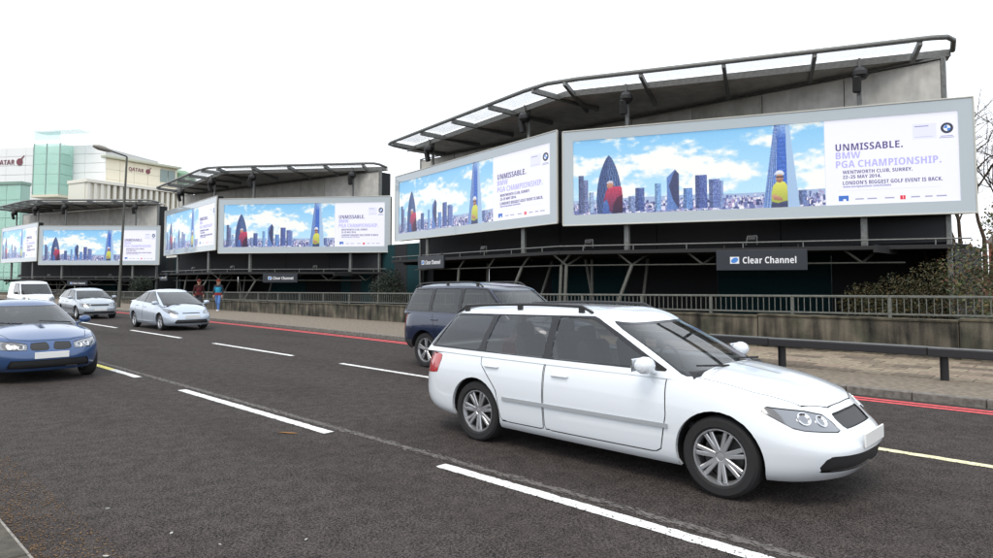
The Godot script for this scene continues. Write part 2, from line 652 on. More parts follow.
		if c.get("pair", false):
			for sd in [1, -1]:
				var lamp := part(c.name, soup_mesh(in2[0], sd, c.get("push", -0.002)), c.mat, root)
				for lp in c.get("lamps", []):
					var best := -1
					var bd := 9.0
					for t in in2[0].p.size():
						var dd := Vector2(in2[0].u[t].x - lp.x, in2[0].p[t].y - lp.y).length()
						if dd < bd:
							bd = dd
							best = t
					var pn: Vector3 = in2[0].n[best].normalized() * Vector3(1, 1, sd)
					var pp: Vector3 = in2[0].p[best] * Vector3(1, 1, sd)
					var rr: float = lp.z
					var ax := pn.cross(Vector3.UP).normalized()
					var ring := MB.new()
					ring.lathe([Vector2(rr * 1.15, -0.012), Vector2(rr * 1.12, 0.006), Vector2(rr * 0.98, 0.008), Vector2(rr * 0.7, -0.004), Vector2(rr * 0.35, -0.008), Vector2(0.0001, -0.006)], 20, pp, Basis(ax, pn, ax.cross(pn)))
					part("reflector", ring, M.chrome, lamp)
		else:
			part(c.name, soup_mesh(in2[0], 0, c.get("push", -0.012)), c.mat, root)
	for c in S.get("rear_cuts", []):
		var poly: PackedVector2Array = c.poly
		var fn := func(p: Vector3, u: Vector2) -> float: return sdf(poly, Vector2(qt - u.x, p.y)) if qt - u.x < 2.0 else 9.0
		var got := split(body, fn, 0.003, Vector3(-9, 0, -1), Vector3(r0 + 1.3, 9, 9))
		body = got[1]
		if c.get("pair", false):
			for sd in [1, -1]:
				part(c.name, soup_mesh(got[0], sd, 0.004), c.mat, root)
		else:
			part(c.name, soup_mesh(got[0], 0, -0.003), c.mat, root)
	# lower cladding
	if S.has("clad"):
		var fn := func(p: Vector3, _u: Vector2) -> float: return p.y - cv(S.clad, p.x)
		var got := split(body, fn, 0.0, -big, big)
		body = got[1]
		part("lower_cladding", soup_mesh(got[0], 0, 0.004), S.get("clad_mat", M.plastic), root)
	# doors
	for d in S.get("doors", []):
		var poly: PackedVector2Array = d
		var fn := func(p: Vector3, u: Vector2) -> float: return sdf(poly, Vector2(p.x, p.y)) if u.y < 1.3 else 9.0
		var lo := Vector3(9, 9, 9)
		var hi := -lo
		for q in poly:
			lo = Vector3(minf(lo.x, q.x), minf(lo.y, q.y), 0.45)
			hi = Vector3(maxf(hi.x, q.x), maxf(hi.y, q.y), 9)
		lo -= Vector3(0.1, 0.1, 0)
		hi += Vector3(0.1, 0.1, 0)
		var got := split(body, fn, 0.005, lo, hi)
		body = got[1]
		var in2 := split(got[0], fn, -0.005, -big, big)
		for sd in [1, -1]:
			part("door_seam", soup_mesh(in2[1], sd, -0.012), M.black, root)
			var dn := part("door", soup_mesh(in2[0], sd), body_mat, root)
			var hx := lo.x + 0.1 + 0.2
			var hy := cv(S.shoulder, hx) - 0.12
			var hz: float = side_z.call(hx, hy)
			var hb := MB.new()
			hb.box(Vector3(hx, hy, (hz + 0.018) * sd), Vector3(0.2, 0.026, 0.022), 0.009)
			hb.box(Vector3(hx - 0.085, hy, (hz + 0.002) * sd), Vector3(0.025, 0.024, 0.03), 0.005)
			hb.box(Vector3(hx + 0.085, hy, (hz + 0.002) * sd), Vector3(0.025, 0.024, 0.03), 0.005)
			part("handle", hb, S.get("handle", body_mat), dn)
	# side rubbing strip
	if S.has("strip"):
		for sd in [1.0, -1.0]:
			var st := MB.new()
			var pts := []
			for i in 21:
				var x := lerpf(S.xr + ra + 0.06, S.xf - ra - 0.06, i / 20.0)
				var y: float = S.strip
				pts.append(Vector3(x, y, (side_z.call(x, y) + 0.004) * sd))
			for i in 20:
				st.bar(pts[i], pts[i + 1], 0.018, 0.035)
			part("rubbing_strip", st, S.get("strip_mat", M.plastic), root)
	# cabin opening under the glass
	var g0: float = S.gr0 + 0.06
	var g1: float = S.gf0 - 0.08
	var gw: float = S.gw0 - 0.09
	var hole := func(p: Vector3, u: Vector2) -> float:
		if u.y < 1.0:
			return 9.0
		return maxf(maxf(g0 - p.x, p.x - g1), p.z - gw)
	var hh := split(body, hole, 0.0, Vector3(g0 - 0.1, 0.5, -1), Vector3(g1 + 0.1, 3, gw + 0.1))
	body = hh[1]
	# bonnet
	var bp: PackedVector2Array = S.bonnet
	var bf := func(p: Vector3, u: Vector2) -> float: return sdf(bp, Vector2(p.x, p.z)) if u.y > 0.93 else 9.0
	var bg := split(body, bf, 0.004, Vector3(0.2, 0.4, -1), big)
	body = bg[1]
	var bi := split(bg[0], bf, -0.004, -big, big)
	part("bonnet_seam", soup_mesh(bi[1], 0, -0.008), M.black, root)
	part("bonnet", soup_mesh(bi[0], 0), body_mat, root)
	# greenhouse
	var grow := []
	var guv := []
	var gk := [0.0, 0.04, 0.09, 0.16, 0.25, 0.35, 0.45, 0.55, 0.65, 0.75, 0.83, 0.9, 0.95, 0.98, 1.0]
	var ge := [0.02, 0.05, 0.09, 0.15, 0.24, 0.36, 0.52, 0.7, 0.86, 1.0]
	var lastg: PackedVector2Array
	for k in gk:
		var w: float = lerpf(S.gw0, S.gw1, k) + 0.05 * k * (1.0 - k) - 0.02 * pow(maxf(0.0, k - 0.85) / 0.15, 2.0)
		var fx: float = lerpf(S.gf0, S.gf1, k) + S.get("gfb", 0.06) * k * (1.0 - k) * 2.0
		var rx: float = lerpf(S.gr0, S.gr1, k) - S.get("grb", 0.05) * k * (1.0 - k) * 2.0
		var c := contour(fx, rx, w, S.get("gfd", 0.32), S.get("grd", 0.2), 5.0, 6.0, nf, ns, nr, 0.04)
		var line := PackedVector3Array()
		var ul := PackedVector2Array()
		for i in c.size():
			var by := cv(S.belt, c[i].x) - 0.035
			line.append(Vector3(c[i].x, lerpf(by, cv(S.roof, c[i].x) - S.get("crown", 0.065), k), c[i].y))
			ul.append(Vector2(i, k))
		grow.append(line)
		guv.append(ul)
		lastg = c
	for e in ge:
		var line := PackedVector3Array()
		var ul := PackedVector2Array()
		for i in lastg.size():
			var sp := Vector2(clampf(lastg[i].x, S.gr1 + 0.35, S.gf1 - 0.45), 0)
			var q := lastg[i].lerp(sp, e)
			line.append(Vector3(q.x, cv(S.roof, q.x) - S.get("crown", 0.065) * pow(1.0 - e, 3.5), q.y))
			ul.append(Vector2(i, 1.0 + e))
		grow.append(line)
		guv.append(ul)
	var top := grid_soup(grow, guv, 1.0)
	var nt: int = grow[0].size() - 1
	var screen := func(_p: Vector3, u: Vector2) -> float:
		var t: float = u.x / nf
		return maxf((t - S.get("ws_t", 0.8)) * 0.9, maxf(0.05 - u.y, u.y - 0.955) * 0.6)
	var sg := split(top, screen, 0.0, Vector3(-1, 0, -1), big)
	top = sg[1]
	var sg2 := split(sg[0], screen, -0.022, -big, big)
	part("windscreen_border", soup_mesh(sg2[1], 0, -0.002), M.frit, root)
	part("windscreen", soup_mesh(sg2[0], 0, -0.003), M.glass, root)
	if S.get("rear_glass", true):
		var rear := func(_p: Vector3, u: Vector2) -> float:
			var t: float = (nt - u.x) / nr
			return maxf((t - 0.78) * 0.8, maxf(S.get("rg_k", 0.1) - u.y, u.y - 0.93) * 0.6)
		var rg := split(top, rear, 0.0, Vector3(-9, 0, -1), Vector3(0, 9, 9))
		top = rg[1]
		part("rear_window", soup_mesh(rg[0], 0, -0.003), M.glass, root)
	if S.has("dlo"):
		var dp: PackedVector2Array = S.dlo
		var df := func(p: Vector3, u: Vector2) -> float: return sdf(dp, Vector2(p.x, p.y)) if u.y < 1.02 and u.x > nf * 0.5 and u.x < nt - nr * 0.3 else 9.0
		var dg := split(top, df, 0.0, Vector3(-9, 0, 0.3), big)
		top = dg[1]
		var trim: Soup = dg[0]
		for wpoly in S.windows:
			var wp: PackedVector2Array = wpoly
			var wf := func(p: Vector3, _u: Vector2) -> float: return sdf(wp, Vector2(p.x, p.y))
			var wg := split(trim, wf, 0.0, -big, big)
			trim = wg[1]
			if wg[0].p.size() > 0:
				for sd in [1, -1]:
					part("side_window", soup_mesh(wg[0], sd, -0.006), M.glass, root)
		if trim.p.size() > 0:
			for sd in [1, -1]:
				part("window_trim", soup_mesh(trim, sd, 0.001), S.get("trim_mat", M.frit), root)
	body.join(top)
	part("body", soup_mesh(body, 0), body_mat, root)
	# underbody and cabin
	var ub := MB.new()
	ub.box(Vector3(0, 0.33, 0), Vector3(S.len - 0.5, 0.26, 0.58), 0.03)
	ub.box(Vector3((S.xf + S.xr) * 0.5, 0.33, 0), Vector3(S.xf - S.xr - 2.0 * ra - 0.04, 0.2, W * 1.72), 0.03)
	part("underbody", ub, M.black, root)
	var cab := MB.new()
	cab.box(Vector3((g0 + g1) * 0.5, 0.52, 0), Vector3(g1 - g0 - 0.05, 0.06, gw * 1.9), 0.01)
	cab.box(Vector3(g1 - 0.12, cv(S.deck, g1) - 0.14, 0), Vector3(0.34, 0.22, gw * 1.9), 0.06)
	part("cabin_lining", cab, M.cabin, root)
	for sd in [1.0, -1.0]:
		for sx in ([S.seat, S.seat - 0.85] if S.get("rear_seats", true) else [S.seat]):
			var se := MB.new()
			se.box(Vector3(sx, 0.85, 0.36 * sd), Vector3(0.14, 0.6, 0.48), 0.05, Basis(Vector3(0, 0, 1), 0.2))
			se.box(Vector3(sx - 0.12, 1.2, 0.36 * sd), Vector3(0.09, 0.17, 0.26), 0.035, Basis(Vector3(0, 0, 1), 0.15))
			part("seat", se, M.cabin, root)
	var sw := MB.new()
	var ring := []
	for i in 25:
		ring.append(Vector3(g1 - 0.42, cv(S.deck, g1) - 0.02, 0.36) + Basis(Vector3(0, 0, 1), 0.35) * Vector3(0, 0.18 * cos(TAU * i / 24), 0.18 * sin(TAU * i / 24)))
	sw.tube(ring, 0.014, 0.014, 6)
	part("steering_wheel", sw, M.black, root)
	# mirrors
	for sd in [1.0, -1.0]:
		var mx: float = S.get("mirror", S.gf0 - 0.42)
		var my := cv(S.belt, mx) + 0.06
		var mz: float = S.gw0 + 0.1
		var mm := MB.new()
		var prof := []
		for i in 9:
			var a := PI * i / 8.0
			prof.append(Vector2(sin(a) * 0.1 + 0.0001, -cos(a) * 0.11))
		mm.lathe(prof, 14, Vector3(mx, my + 0.02, (mz + 0.02) * sd), Basis(Vector3(0.85, 0, 0), Vector3(0, 0, 1), Vector3(0, 0.75, 0)))
		mm.bar(Vector3(mx, my - 0.05, (mz - 0.13) * sd), Vector3(mx, my - 0.02, mz * sd), 0.06, 0.035, 0.01)
		var wm := part("wing_mirror", mm, S.get("mirror_mat", body_mat), root)
		var gl := MB.new()
		gl.box(Vector3(mx - 0.082, my + 0.02, (mz + 0.02) * sd), Vector3(0.012, 0.11, 0.17), 0.005)
		part("mirror_glass", gl, M.chrome, wm)
	# plates
	var pl := MB.new()
	pl.box(Vector3(f0 - cv(S.nose, 0.45) + 0.003, S.get("plate_f", 0.46), 0), Vector3(0.014, 0.11, 0.52), 0.004)
	part("front_plate", pl, M.plate_white, root)
	var pr := MB.new()
	pr.box(Vector3(r0 + cv(S.tail, 0.6) - 0.008, S.get("plate_r", 0.75), 0), Vector3(0.02, 0.11, 0.52), 0.004)
	part("rear_plate", pr, M.plate_yellow, root)
	# wheels
	var proto := make_wheel(R, S.get("tyre_w", 0.205), S.get("spokes", 5), S.get("rim", M.alloy))
	for wx in [S.xf, S.xr]:
		for sd in [1.0, -1.0]:
			var w: Node3D = proto.duplicate()
			w.name = "wheel"
			root.add_child(w, true)
			w.position = Vector3(wx, R, (side_z.call(wx, R + 0.1) - S.get("tyre_w", 0.205) * 0.5 - 0.025) * sd)
			w.rotation = Vector3(0, 0 if sd > 0 else PI, 0.3)
	proto.free()
	# roof rails, wipers
	if S.get("rails", false):
		for sd in [1.0, -1.0]:
			var rl := MB.new()
			var pts := []
			for i in 15:
				var x := lerpf(S.gr1 + 0.1, S.gf1 - 0.35, i / 14.0)
				var lift := 0.045 if i > 0 and i < 14 else -0.01
				pts.append(Vector3(x, cv(S.roof, x) - S.get("crown", 0.065) * 0.6 + lift, (S.gw1 - 0.06) * sd))
			rl.tube(pts, 0.016, 0.016, 8)
			for i in [1, 7, 13]:
				rl.bar(pts[i] + Vector3(0, -0.07, 0), pts[i], 0.03, 0.06)
			part("roof_rail", rl, S.get("rail_mat", M.plastic), root)
	for sd in [0.1, 0.75]:
		var wi := MB.new()
		var x0: float = S.gf0 + 0.0
		var zz: float = lerpf(-S.gw0, S.gw0, sd * 0.75 + 0.05)
		wi.tube([Vector3(x0 - 0.02 - 0.25 * pow(absf(zz) / S.gw0, 2.0) * 0.6, cv(S.deck, x0) + 0.0, zz), Vector3(x0 - 0.06, cv(S.deck, x0) + 0.045, zz + 0.55)], 0.012, 0.008, 6)
		part("wiper", wi, M.black, root)
	root.scale = Vector3.ONE * S.get("scale", 1.0)
	return root

func poly(a: Array) -> PackedVector2Array:
	var o := PackedVector2Array()
	for i in range(0, a.size(), 2):
		o.append(Vector2(a[i], a[i + 1]))
	return o

func curve(a: Array) -> Array:
	var o := []
	for i in range(0, a.size(), 2):
		o.append(Vector2(a[i], a[i + 1]))
	return o

# ---------------------------------------------------------------- poster print
func fill_poly(im: Image, pts: PackedVector2Array, c: Color) -> void:
	var y0 := 1e9
	var y1 := -1e9
	for p in pts:
		y0 = minf(y0, p.y)
		y1 = maxf(y1, p.y)
	for y in range(maxi(0, int(y0)), mini(im.get_height() - 1, int(y1)) + 1):
		var xs: Array[float] = []
		for i in pts.size():
			var a := pts[i]
			var b := pts[(i + 1) % pts.size()]
			var yy := y + 0.5
			if (a.y > yy) != (b.y > yy):
				xs.append(a.x + (b.x - a.x) * (yy - a.y) / (b.y - a.y))
		xs.sort()
		for k in range(0, xs.size() - 1, 2):
			var x0 := maxi(0, int(xs[k]))
			var x1 := mini(im.get_width(), int(xs[k + 1]) + 1)
			if x1 > x0:
				im.fill_rect(Rect2i(x0, y, x1 - x0, 1), c)

func paint_poster() -> Image:
	# 12.96 m x 2.98 m at 118 pixels a metre; u, v in metres from the lower left corner of the frame
	var s := 118.0
	var wd := 1530
	var ht := 352
	var im := Image.create(wd, ht, false, Image.FORMAT_RGB8)
	var r := RandomNumberGenerator.new()
	r.seed = 77
	var X := func(u: float) -> float: return (u - 0.42) * s
	var Y := func(v: float) -> float: return ht - (v - 0.42) * s
	var nz := noise(5, 0.0042, 6)
	var nz2 := noise(9, 0.016, 4)
	var lim := int(X.call(9.44))
	for y in ht:
		var t := y / float(ht)
		var base := Color8(124, 192, 238).lerp(Color8(194, 230, 248), pow(t, 0.8))
		for x in lim:
			var cl := nz.get_noise_2d(x * 0.62, y * 1.5) + 0.28 * nz2.get_noise_2d(x, y * 1.4)
			var w := smoothstep(-0.1, 0.32, cl + 0.13 - 0.32 * absf(t - 0.45))
			var c := base.lerp(Color8(252, 250, 240), w * 0.95)
			im.set_pixel(x, y, c)
	# far hills and the low city
	for x in lim:
		var hz := int(Y.call(0.98 + 0.05 * sin(x * 0.004) + 0.09 * smoothstep(700, 1100, float(x))))
		for y in range(hz, ht):
			im.set_pixel(x, y, Color8(156, 178, 214).lerp(Color8(190, 190, 216), (y - hz) / 70.0))
	for k in 2600:
		var u := r.randf_range(0.42, 9.4)
		var dep := r.randf()
		var v := 0.42 + 0.5 * (1.0 - dep) * r.randf_range(0.2, 1.0)
		var w := r.randf_range(0.03, 0.14) * (0.5 + dep)
		var h := r.randf_range(0.03, 0.16) * (0.6 + dep * 0.8)
		var cols := [Color8(96, 104, 158), Color8(140, 146, 196), Color8(214, 214, 236), Color8(70, 84, 140), Color8(236, 232, 240), Color8(168, 150, 190), Color8(120, 132, 184), Color8(52, 62, 110)]
		var c: Color = cols[r.randi() % 8]
		im.fill_rect(Rect2i(int(X.call(u)), int(Y.call(v + h)), int(w * s) + 1, int(h * s) + 1), c)
		if r.randf() < 0.5:
			im.fill_rect(Rect2i(int(X.call(u)), int(Y.call(v + h)) + 2, int(w * s) + 1, 1), c.darkened(0.35))
	# towers: u0, u1, top, colour
	for t in [[0.64, 0.84, 1.98, Color8(74, 86, 134)], [0.8, 1.02, 1.8, Color8(104, 116, 166)], [1.05, 1.25, 1.3, Color8(150, 176, 216)], [2.87, 3.21, 1.38, Color8(62, 84, 150)], [2.6, 2.86, 1.08, Color8(120, 140, 190)], [3.61, 3.84, 1.52, Color8(112, 158, 214)], [4.66, 4.98, 1.28, Color8(96, 138, 206)], [5.09, 5.51, 1.75, Color8(66, 86, 158)], [5.58, 5.96, 1.57, Color8(92, 112, 178)], [5.96, 6.08, 1.5, Color8(126, 150, 206)], [8.6, 8.85, 1.0, Color8(90, 112, 170)], [4.1, 4.3, 1.1, Color8(120, 130, 180)]]:
		var x0 := int(X.call(t[0]))
		var x1 := int(X.call(t[1]))
		var y0 := int(Y.call(t[2]))
		var y1 := int(Y.call(0.5))
		var c: Color = t[3]
		im.fill_rect(Rect2i(x0, y0, x1 - x0, y1 - y0), c)
		im.fill_rect(Rect2i(x0, y0, int((x1 - x0) * 0.35), y1 - y0), c.darkened(0.22))
		for y in range(y0 + 2, y1, 5):
			for x in range(x0 + 1, x1 - 2, 4):
				var q := r.randf_range(-0.3, 0.3)
				var base := im.get_pixel(x, mini(y, ht - 1))
				im.fill_rect(Rect2i(x, y, 3, 4), base.lightened(q) if q > 0.0 else base.darkened(-q))
	# slanted tower
	fill_poly(im, PackedVector2Array([Vector2(X.call(4.06), Y.call(0.5)), Vector2(X.call(4.06), Y.call(1.72)), Vector2(X.call(4.36), Y.call(2.02)), Vector2(X.call(4.49), Y.call(1.85)), Vector2(X.call(4.49), Y.call(0.5))]), Color8(86, 120, 184))
	fill_poly(im, PackedVector2Array([Vector2(X.call(4.27), Y.call(0.9)), Vector2(X.call(4.13), Y.call(1.4)), Vector2(X.call(4.36), Y.call(2.0)), Vector2(X.call(4.49), Y.call(1.85)), Vector2(X.call(4.49), Y.call(0.5))]), Color8(50, 56, 96))
	# rounded tower with a lattice
	var gl := PackedVector2Array()
	var gr := PackedVector2Array()
	for i in 21:
		var t := i / 20.0
		var hw := 0.52 * pow(maxf(1.0 - pow(t, 2.3), 0.0), 0.72) * (0.9 + 0.4 * t * (1.0 - t))
		gl.append(Vector2(X.call(1.85 - hw), Y.call(0.44 + t * 2.3)))
		gr.append(Vector2(X.call(1.85 + hw), Y.call(0.44 + t * 2.3)))
	gr.reverse()
	gl.append_array(gr)
	fill_poly(im, gl, Color8(52, 72, 122))
	for y in range(int(Y.call(2.72)), int(Y.call(0.44))):
		var t := (ht - y + 0.0) / s / 2.3
		var hw := 0.52 * pow(maxf(1.0 - pow(clampf(t, 0, 1), 2.3), 0.0), 0.72) * (0.9 + 0.4 * t * (1.0 - t))
		for x in range(int(X.call(1.85 - hw)), int(X.call(1.85 + hw))):
			var a: float = (x - X.call(1.85)) / maxf(hw * s, 1.0)
			var q := fposmod(asin(clampf(a, -1, 1)) * 3.2 + t * 5.0, 1.0)
			var q2 := fposmod(asin(clampf(a, -1, 1)) * 3.2 - t * 5.0, 1.0)
			if q < 0.16 or q2 < 0.16:
				im.set_pixel(x, y, Color8(112, 144, 196) if a > -0.2 else Color8(70, 96, 152))
			elif q > 0.7:
				im.set_pixel(x, y, Color8(30, 38, 74))
	# golfer in red, printed over the right half of the tower
	blob(im, poly([1.6, 0.44, 1.62, 0.9, 1.74, 1.34, 1.86, 1.5, 2.02, 1.56, 2.2, 1.54, 2.34, 1.44, 2.37, 1.1, 2.37, 0.44]), X, Y, Color8(198, 52, 84), Color8(78, 36, 76), 0.5, 1.5)
	blob(im, poly([1.98, 0.44, 2.02, 0.8, 2.16, 1.06, 2.37, 1.16, 2.37, 0.44]), X, Y, Color8(84, 20, 50), Color8(34, 22, 52), 0.42, 1.2)
	blob(im, poly([1.6, 0.44, 1.6, 0.86, 1.76, 1.0, 1.84, 0.7, 1.86, 0.44]), X, Y, Color8(70, 110, 176), Color8(58, 82, 150), 0.42, 1.0)
	blob(im, poly([1.76, 1.5, 1.78, 1.62, 1.86, 1.68, 1.98, 1.67, 2.03, 1.58, 2.0, 1.5, 1.9, 1.44, 1.8, 1.44]), X, Y, Color8(214, 160, 132), Color8(166, 104, 86), 1.44, 1.68)
	blob(im, poly([1.74, 1.61, 1.79, 1.69, 1.88, 1.73, 1.97, 1.72, 2.02, 1.65, 2.0, 1.61, 1.9, 1.64, 1.8, 1.62]), X, Y, Color8(236, 230, 232), Color8(186, 180, 196), 1.6, 1.79)
	# tall tapering glass tower
	fill_poly(im, PackedVector2Array([Vector2(X.call(7.43), Y.call(0.42)), Vector2(X.call(7.86), Y.call(3.6)), Vector2(X.call(8.24), Y.call(3.6)), Vector2(X.call(8.58), Y.call(0.42))]), Color8(120, 158, 212))
	fill_poly(im, PackedVector2Array([Vector2(X.call(7.68), Y.call(0.42)), Vector2(X.call(7.92), Y.call(3.6)), Vector2(X.call(8.2), Y.call(3.6)), Vector2(X.call(8.22), Y.call(0.42))]), Color8(46, 92, 186))
	fill_poly(im, PackedVector2Array([Vector2(X.call(8.25), Y.call(0.42)), Vector2(X.call(8.2), Y.call(3.6)), Vector2(X.call(8.3), Y.call(3.6)), Vector2(X.call(8.62), Y.call(0.42))]), Color8(158, 188, 222))
	for k in 9:
		var u := 7.5 + k * 0.045
		fill_poly(im, PackedVector2Array([Vector2(X.call(u), Y.call(0.42)), Vector2(X.call(7.87 + k * 0.008), Y.call(3.6)), Vector2(X.call(7.875 + k * 0.008), Y.call(3.6)), Vector2(X.call(u + 0.012), Y.call(0.42))]), Color8(176, 200, 232) if k % 2 else Color8(70, 100, 168))
	blob(im, poly([7.9, 2.9, 7.93, 3.4, 8.19, 3.4, 8.2, 2.9]), X, Y, Color8(150, 186, 232), Color8(50, 96, 188), 2.9, 3.4)
	for k in 60:
		var v := 0.45 + k * 0.05
		var u0 := lerpf(7.43, 7.84, (v - 0.42) / 3.1)
		im.fill_rect(Rect2i(int(X.call(u0)), int(Y.call(v)), 26, 2), Color8(70, 96, 160))
		if k % 3 == 0:
			im.fill_rect(Rect2i(int(X.call(8.0)), int(Y.call(v)), 22, 2), Color8(90, 130, 210))
	# golfer in yellow, printed over the tower's middle face
	blob(im, poly([7.7, 0.42, 7.71, 0.95, 7.76, 1.2, 7.88, 1.34, 8.04, 1.38, 8.16, 1.32, 8.22, 1.2, 8.24, 0.42]), X, Y, Color8(222, 220, 84), Color8(150, 160, 60), 0.5, 1.36)
	blob(im, poly([7.7, 0.42, 7.72, 0.64, 7.9, 0.58, 8.23, 0.66, 8.23, 0.42]), X, Y, Color8(64, 72, 110), Color8(40, 46, 80), 0.42, 0.66)
	blob(im, poly([7.7, 0.84, 7.82, 0.9, 8.06, 0.76, 8.06, 0.66, 7.8, 0.7]), X, Y, Color8(206, 156, 120), Color8(150, 100, 76), 0.66, 0.9)
	blob(im, poly([7.88, 1.36, 7.86, 1.5, 7.9, 1.62, 8.06, 1.62, 8.11, 1.5, 8.07, 1.36, 7.98, 1.31]), X, Y, Color8(202, 148, 116), Color8(140, 92, 72), 1.31, 1.62)
	blob(im, poly([7.87, 1.5, 8.1, 1.5, 8.1, 1.55, 7.87, 1.55]), X, Y, Color8(48, 44, 60), Color8(40, 36, 50), 1.5, 1.55)
	blob(im, poly([7.8, 1.6, 7.86, 1.7, 7.94, 1.76, 8.06, 1.75, 8.13, 1.66, 8.13, 1.58, 8.0, 1.62]), X, Y, Color8(242, 242, 244), Color8(196, 200, 214), 1.58, 1.76)
	# soften like a printed photograph: slight haze, tone noise and blur
	var sub := im.get_region(Rect2i(0, 0, lim, ht))
	sub.resize(int(lim * 0.5), int(ht * 0.5), Image.INTERPOLATE_BILINEAR)
	sub.resize(lim, ht, Image.INTERPOLATE_CUBIC)
	var nz3 := noise(19, 0.07, 4)
	for y in ht:
		for x in lim:
			var q := sub.get_pixel(x, y)
			var g := 1.0 + (0.2 if q.get_luminance() < 0.62 else 0.015) * nz3.get_noise_2d(x, y)
			q = q.lerp(Color8(206, 224, 250), 0.07)
			sub.set_pixel(x, y, Color(q.r * g, q.g * g, q.b * g))
	im.blit_rect(sub, Rect2i(0, 0, lim, ht), Vector2i(0, 0))
	# white field with its sponsor row
	im.fill_rect(Rect2i(lim, 0, wd - lim, ht), Color8(240, 241, 253))
	im.fill_rect(Rect2i(lim, 0, 2, ht), Color8(214, 222, 244))
	im.fill_rect(Rect2i(int(X.call(12.1)), int(Y.call(3.05)), int(0.68 * s), int(0.52 * s)), Color8(228, 230, 249))
	im.fill_rect(Rect2i(int(X.call(12.16)), int(Y.call(2.98)), int(0.4 * s), 4), Color8(150, 150, 196))
	im.fill_rect(Rect2i(int(X.call(12.16)), int(Y.call(2.62)), int(0.52 * s), 2), Color8(186, 188, 220))
	im.fill_rect(Rect2i(int(X.call(9.85)), int(Y.call(0.92)), int(3.0 * s), 1), Color8(206, 208, 230))
	im.fill_rect(Rect2i(int(X.call(9.85)), int(Y.call(0.74)), int(0.31 * s), int(0.19 * s)), Color8(58, 112, 200))
	im.fill_rect(Rect2i(int(X.call(9.98)), int(Y.call(0.62)), int(0.1 * s), int(0.07 * s)), Color8(240, 241, 253))
	for u in [10.36, 10.72, 11.24, 12.0, 12.4, 12.72]:
		im.fill_rect(Rect2i(int(X.call(u)), int(Y.call(0.63)), int(r.randf_range(0.12, 0.3) * s), 5), Color8(160, 160, 190))
	im.fill_rect(Rect2i(int(X.call(11.69)), int(Y.call(0.67)), int(0.16 * s), int(0.14 * s)), Color8(224, 36, 60))
	im.fill_rect(Rect2i(int(X.call(11.76)), int(Y.call(0.66)), int(0.015 * s) + 1, int(0.11 * s)), Color8(250, 236, 240))
	# roundel
	var cx: float = X.call(13.08)
	var cy: float = Y.call(2.86)
	oval(im, cx, cy, 0.185 * s, 0.185 * s, Color8(170, 172, 186))
	oval(im, cx, cy, 0.172 * s, 0.172 * s, Color8(38, 40, 62))
	oval(im, cx, cy, 0.105 * s, 0.105 * s, Color8(240, 242, 252))
	for y in range(int(cy - 0.1 * s), int(cy + 0.1 * s) + 1):
		for x in range(int(cx - 0.1 * s), int(cx + 0.1 * s) + 1):
			var d := Vector2(x - cx, y - cy)
			if d.length() < 0.098 * s and d.x * d.y > 0.0:
				im.set_pixel(x, y, Color8(62, 130, 214))
	for w in [[12.9, 2.6, 0.34], [12.86, 2.55, 0.42]]:
		im.fill_rect(Rect2i(int(X.call(w[0])), int(Y.call(w[1])), int(w[2] * s), 3), Color8(150, 152, 196))
	im.generate_mipmaps()
	return im

func blob(im: Image, pts: PackedVector2Array, X: Callable, Y: Callable, top: Color, low: Color, v0: float, v1: float) -> void:
	# polygon in poster metres, printed with a tone running from low to top
	var q := PackedVector2Array()
	for p in pts:
		q.append(Vector2(X.call(p.x), Y.call(p.y)))
	var bands := 10
	for i in bands:
		var a := lerpf(v0, v1, float(i) / bands)
		var b := lerpf(v0, v1, float(i + 1) / bands)
		var ya: float = Y.call(b)
		var yb: float = Y.call(a)
		var clip := Geometry2D.intersect_polygons(q, PackedVector2Array([Vector2(-10, ya), Vector2(5000, ya), Vector2(5000, yb), Vector2(-10, yb)]))
		for c in clip:
			fill_poly(im, c, low.lerp(top, (i + 0.5) / bands))

func oval(im: Image, cx: float, cy: float, rx: float, ry: float, c: Color) -> void:
	for y in range(int(cy - ry), int(cy + ry) + 1):
		var t := 1.0 - pow((y - cy) / ry, 2.0)
		if t > 0.0 and y >= 0 and y < im.get_height():
			var h := rx * sqrt(t)
			im.fill_rect(Rect2i(int(cx - h), y, maxi(1, int(2.0 * h)), 1), c)

# ---------------------------------------------------------------- billboards and their towers
const POSTER_W := 13.8
